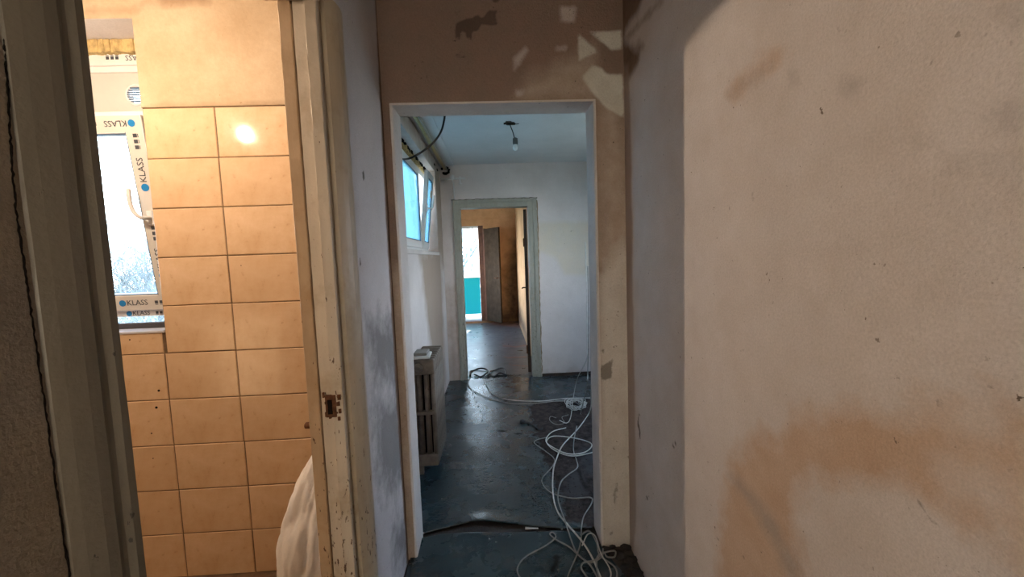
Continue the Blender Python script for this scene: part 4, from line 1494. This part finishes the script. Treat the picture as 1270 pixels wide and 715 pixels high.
pc = onZ(632, 152, HC)
pend = thing('pendant_bulb', 'unlit bare bulb hanging from a hole in the hall ceiling', 'lamp', (pc.x, pc.y, HC))
bm = bmesh.new()
for i in range(18):
    a, rr = random.uniform(0, 6.283), random.uniform(0, .04)
    q = (rr * 1.4 * math.cos(a), rr * math.sin(a))
    bev_box(bm, (q[0] - random.uniform(.008, .022), q[1] - random.uniform(.008, .02), -0.008), (q[0] + random.uniform(.008, .022), q[1] + random.uniform(.008, .02), 0.001), .002)
link('ceiling_hole', bm, simple('broken_brown_plaster', (0.10, 0.07, 0.05), rough=.95, scale=60, var=.6), parent=pend)
bulb_p = onY(640, 181, pc.y) - Vector((pc.x, pc.y, HC))
sock_p = onY(639, 175, pc.y) - Vector((pc.x, pc.y, HC))
bm = bmesh.new()
tube(bm, spline([(0, 0, -0.002), (0.008, 0, -0.03), (0.024, 0, -0.075), (0.034, 0, -0.12), tuple(sock_p)], 5), 0.004, 6)
tube(bm, spline([(0.03, 0.01, -0.002), (0.05, 0, -0.012), (0.075, 0, -0.010)], 4), 0.0025, 5)
link('cord', bm, m_cable_k, parent=pend)
bm = bmesh.new()
lathe(bm, [(0.008, 0.028), (0.020, 0.022), (0.021, -0.02), (0.017, -0.026)], sock_p, 14)
link('socket', bm, simple('grey_bakelite', (0.10, 0.10, 0.09), rough=.4), parent=pend, smooth=True)
bm = bmesh.new()
lathe(bm, [(0.013, 0.0), (0.016, -0.010), (0.021, -0.024), (0.022, -0.034), (0.017, -0.047), (0.008, -0.053), (0.002, -0.055)], sock_p + Vector((0, 0, -0.022)), 16)
link('bulb', bm, simple('opal_bulb_glass', (0.92, 0.93, 0.92), rough=.15, var=.02, bump=0), parent=pend, smooth=True)

bm = bmesh.new()
cY = 2.25
tube(bm, spline([onY(552, 132, cY), onY(551, 148, cY), onY(546, 165, cY), onY(534, 180, cY), onY(517, 192, cY), onY(505, 197, cY), onY(494, 197, cY - .1), onY(486, 194, YB - 0.01)], 8), 0.0055, 8)
tag(link('hanging_cable', bm, m_cable_k, smooth=True), 'black cable drooping in a curve across the top left of the opening', 'cable')

# ------------------------------------------------------------------ cables on the floor
def fl(pts, z=0.009):
    return [onZ(x, y, z) for x, y in pts]


def cable(label, pts, r, mat, n=7, wob=0.0, name='cable', group=None):
    S = spline(pts, n)
    bm = bmesh.new()
    tube(bm, S, r, 6)
    o = link(name, bm, mat, smooth=True)
    return tag(o, label, 'cable', group)


def drop(px, ztop, X=None, Y=2.62):
    return onY(px[0], px[1], Y)


yv = 2.75
cable('thick white cable hanging beside the opening and running along the floor to the threshold',
      [onY(730, 240, yv), onY(732, 330, yv), onY(733.5, 430, yv), onY(733.5, 479, yv)] + [onZ(732, 508, .05)] + fl([(718, 530), (698.5, 551), (690, 569), (686, 585), (686, 614), (692, 635)]) + [onZ(703, 649, .03)] + fl([(722, 671), (735, 692), (745, 716), (752, 735)], .012), 0.0047, m_cable_w)
cable('thin white cable hanging furthest left at the opening, ending on the bare patch',
      [onY(726, 300, 3.0), onY(728, 380, 3.0), onY(728, 430, 3.0), onY(727, 447, 3.05), onZ(716, 469, .10)] + fl([(711, 493), (708, 516), (703, 524), (694, 521)]), 0.0035, m_cable_w)
cable('thin grey cable hanging between the two white ones and snaking to the near threshold',
      [onY(729, 330, 2.9), onY(730, 400, 2.9), onY(729, 459, 2.9), onY(727.5, 478, 2.9)] + fl([(720, 512), (714, 534), (711, 555), (715, 570), (716, 579.5), (705, 588), (696, 597), (692, 614), (695, 630)], .01) + [onZ(701, 646, .032)] + fl([(708, 668), (716, 686), (731, 699), (741, 716), (746, 730)], .010), 0.004, m_cable_g)
cable('coiled grey cable lying in two flat loops on the bare floor patch',
      fl([(702, 530), (685, 535), (677, 546), (687, 555), (706, 562.5), (726, 560), (734, 551), (722, 545), (700, 541), (684, 541), (678, 548), (688, 558), (708, 565), (730, 562), (741, 558)], .012), 0.004, m_cable_w)
cable('thin dark-grey cable zigzagging left of the white one down to the front edge',
      fl([(678, 542), (666, 545), (663, 549), (675, 558), (687, 568), (685, 578), (673, 592), (674, 601), (683, 610), (697, 615), (712, 617.5), (732, 616.5), (734, 623), (724, 640)], .008) + [onZ(721, 655, .02)] + fl([(721, 664), (718, 681), (705, 712), (698, 735)], .008), 0.0035, m_cable_g)
cable('thin grey cable making a wide loop at the front left of the threshold',
      fl([(658, 735), (645, 716), (642, 703), (653, 689), (677, 676), (689, 666), (686, 660), (682, 662), (690, 669), (705, 677), (718, 688), (731, 697), (746, 690), (748, 680)], .009), 0.0038, m_cable_g)
cable('grey cable bundled in tangled loops in the corner by the right wall',
      fl([(720, 663), (731, 658), (740, 673), (744, 688), (762, 702), (765, 715), (756, 726), (742, 712), (741, 690), (752, 684), (763, 683), (762, 690), (753, 690), (748, 684), (738, 694), (724, 697), (721, 704), (729, 716), (740, 728)], .014), 0.0038, m_cable_g)
cable('thin white cable arched in the cable tangle at the near right corner',
      fl([(722, 676), (729, 662), (738, 664), (745, 685), (756, 704), (757, 716), (748, 730)], .02), 0.0032, m_cable_w)
cable('long grey cable from the doorway loops to the bare patch, nearer of two',
      fl([(583, 467), (581, 478), (598, 490), (629, 499.5), (660, 500), (690, 497), (712, 498), (722, 505)], .008), 0.0045, m_cable_g)
cable('long pale cable from the doorway to the right edge, farther of two',
      fl([(600, 470), (610, 487), (630, 495), (669, 497), (702, 493.6), (732, 493)], .009), 0.0045, m_cable_w)
cable('short fine wire curled on the bare patch below the pale bundle',
      fl([(690, 518), (683, 516), (682, 521), (690, 526), (700, 524), (697, 517), (705, 514)], .006), 0.0025, m_cable_g)
# bundle of wires
bm = bmesh.new()
c = onZ(714, 505, 0.0)
for i in range(9):
    pts = []
    ph = random.uniform(0, 6.28)
    rr = random.uniform(.05, .12)
    for j in range(9):
        a = ph + j * 0.8
        pts.append((c.x + rr * 0.9 * math.cos(a) + random.uniform(-.015, .015), c.y + rr * 1.1 * math.sin(a) + random.uniform(-.02, .02), 0.012 + random.uniform(0, .05)))
    tube(bm, spline(pts, 4), 0.003, 5)
tag(link('wire_bundle', bm, m_cable_w, smooth=True), 'small messy bundle of pale wires on the floor beside the opening', 'wires')
# dark lump with a tail
lp = onZ(648, 524, 0.004)
bm = bmesh.new()
bmesh.ops.create_icosphere(bm, subdivisions=2, radius=0.028)
for v in bm.verts:
    v.co *= 1 + random.uniform(-.2, .2)
    v.co.z *= 0.6
    v.co += Vector((lp.x, lp.y, 0.016))
plug = link('plug', bm, m_black)
tag(plug, 'black plug with a short lead lying on the painted hall floor', 'plug')
bm = bmesh.new()
tube(bm, spline(fl([(649, 524), (656, 524), (663, 528), (668, 532), (673, 531)], .008), 5), 0.006, 6)
link('lead', bm, m_cable_k, parent=plug, smooth=True)

# two dark strips looped in the far doorway
for pts, lab in [([(583, 466), (584, 460), (592, 457), (603, 458), (605, 461), (601, 465), (594, 466), (588, 465)], 'black strip bent in a loop in the far doorway, left one of two'),
                 ([(605, 466), (609, 460), (617, 457), (626, 458), (627, 464), (619, 463), (612, 466)], 'black strip bent in a loop in the far doorway, right one of two')]:
    S = spline(fl(pts, .014), 6)
    bm = bmesh.new()
    tube(bm, [p + Vector((0, 0, .010 * math.sin(i * .5))) for i, p in enumerate(S)], 0.011, 6)
    tag(link('rubber_strip', bm, m_cable_k, smooth=True), lab, 'strip')

# scraps and grit
bm = bmesh.new()
a, b = onZ(650, 655, -0.004), onZ(669, 655, -0.004)
vs = bev_box(bm, (-0.035, -0.009, 0), (0.035, 0.009, 0.004), .001)
for v in bm.verts:
    v.co.y *= 1 - 0.6 * (v.co.x + .035) / .07
sc_ = link('plastic_scrap', bm, m_cable_w)
tag(sc_, 'pointed white plastic scrap lying along the torn floor edge', 'scrap')
sc_.location = ((a + b) / 2) + Vector((0, 0, 0.0))
sc_.rotation_euler = (0, 0, R(-6))


def chunk(px, py, s, mat, label, group=None, name='plaster_chip', z=0.0):
    p = onZ(px, py, z)
    bm = bmesh.new()
    bmesh.ops.create_icosphere(bm, subdivisions=2 if s > .02 else 1, radius=s)
    for v in bm.verts:
        v.co *= 1 + random.uniform(-.3, .3)
        v.co.x *= random.uniform(.7, 1.3)
        v.co.z = v.co.z * 0.32 + s * 0.2
    o = link(name, bm, mat)
    o.location = p
    return tag(o, label, 'debris', group)


m_chip = simple('pale_plaster_chip', (0.5, 0.48, 0.44), rough=.9)
m_rub = simple('dark_rubble', (0.04, 0.032, 0.028), rough=.95, scale=40, var=.5)
for px, py in [(537, 672), (543, 674), (562, 675), (548, 618), (697, 656), (525, 661), (615, 672), (607, 668), (590, 666)]:
    chunk(px, py, random.uniform(.004, .009), m_chip, 'tiny pale plaster chip scattered near the torn floor edge', 'plaster chips near the torn floor edge')
for px, py, s in [(752, 684, .03), (768, 690, .035), (783, 696, .03), (775, 708, .035), (790, 712, .03), (760, 678, .02), (776, 680, .025)]:
    chunk(px, py, s, m_rub, 'dark lump of broken floor in the corner by the right wall', 'broken floor lumps in the right corner', 'rubble_lump', -0.010)
random.seed(21)
bm = bmesh.new()
for i in range(620):
    px, py = random.uniform(655, 738), random.uniform(500, 645)
    p = onZ(px, py, 0.0)
    s = random.uniform(.0012, .0048) * (1.5 if random.random() < .06 else 1)
    bev_box(bm, (p.x - s, p.y - s * random.uniform(.5, 1.4), -0.002), (p.x + s, p.y + s, s * .8), s * .3, seg=1)
g = link('grit', bm, m_rub, kind='stuff')
tag(g, 'dark grit strewn over the bare floor patch', 'grit')
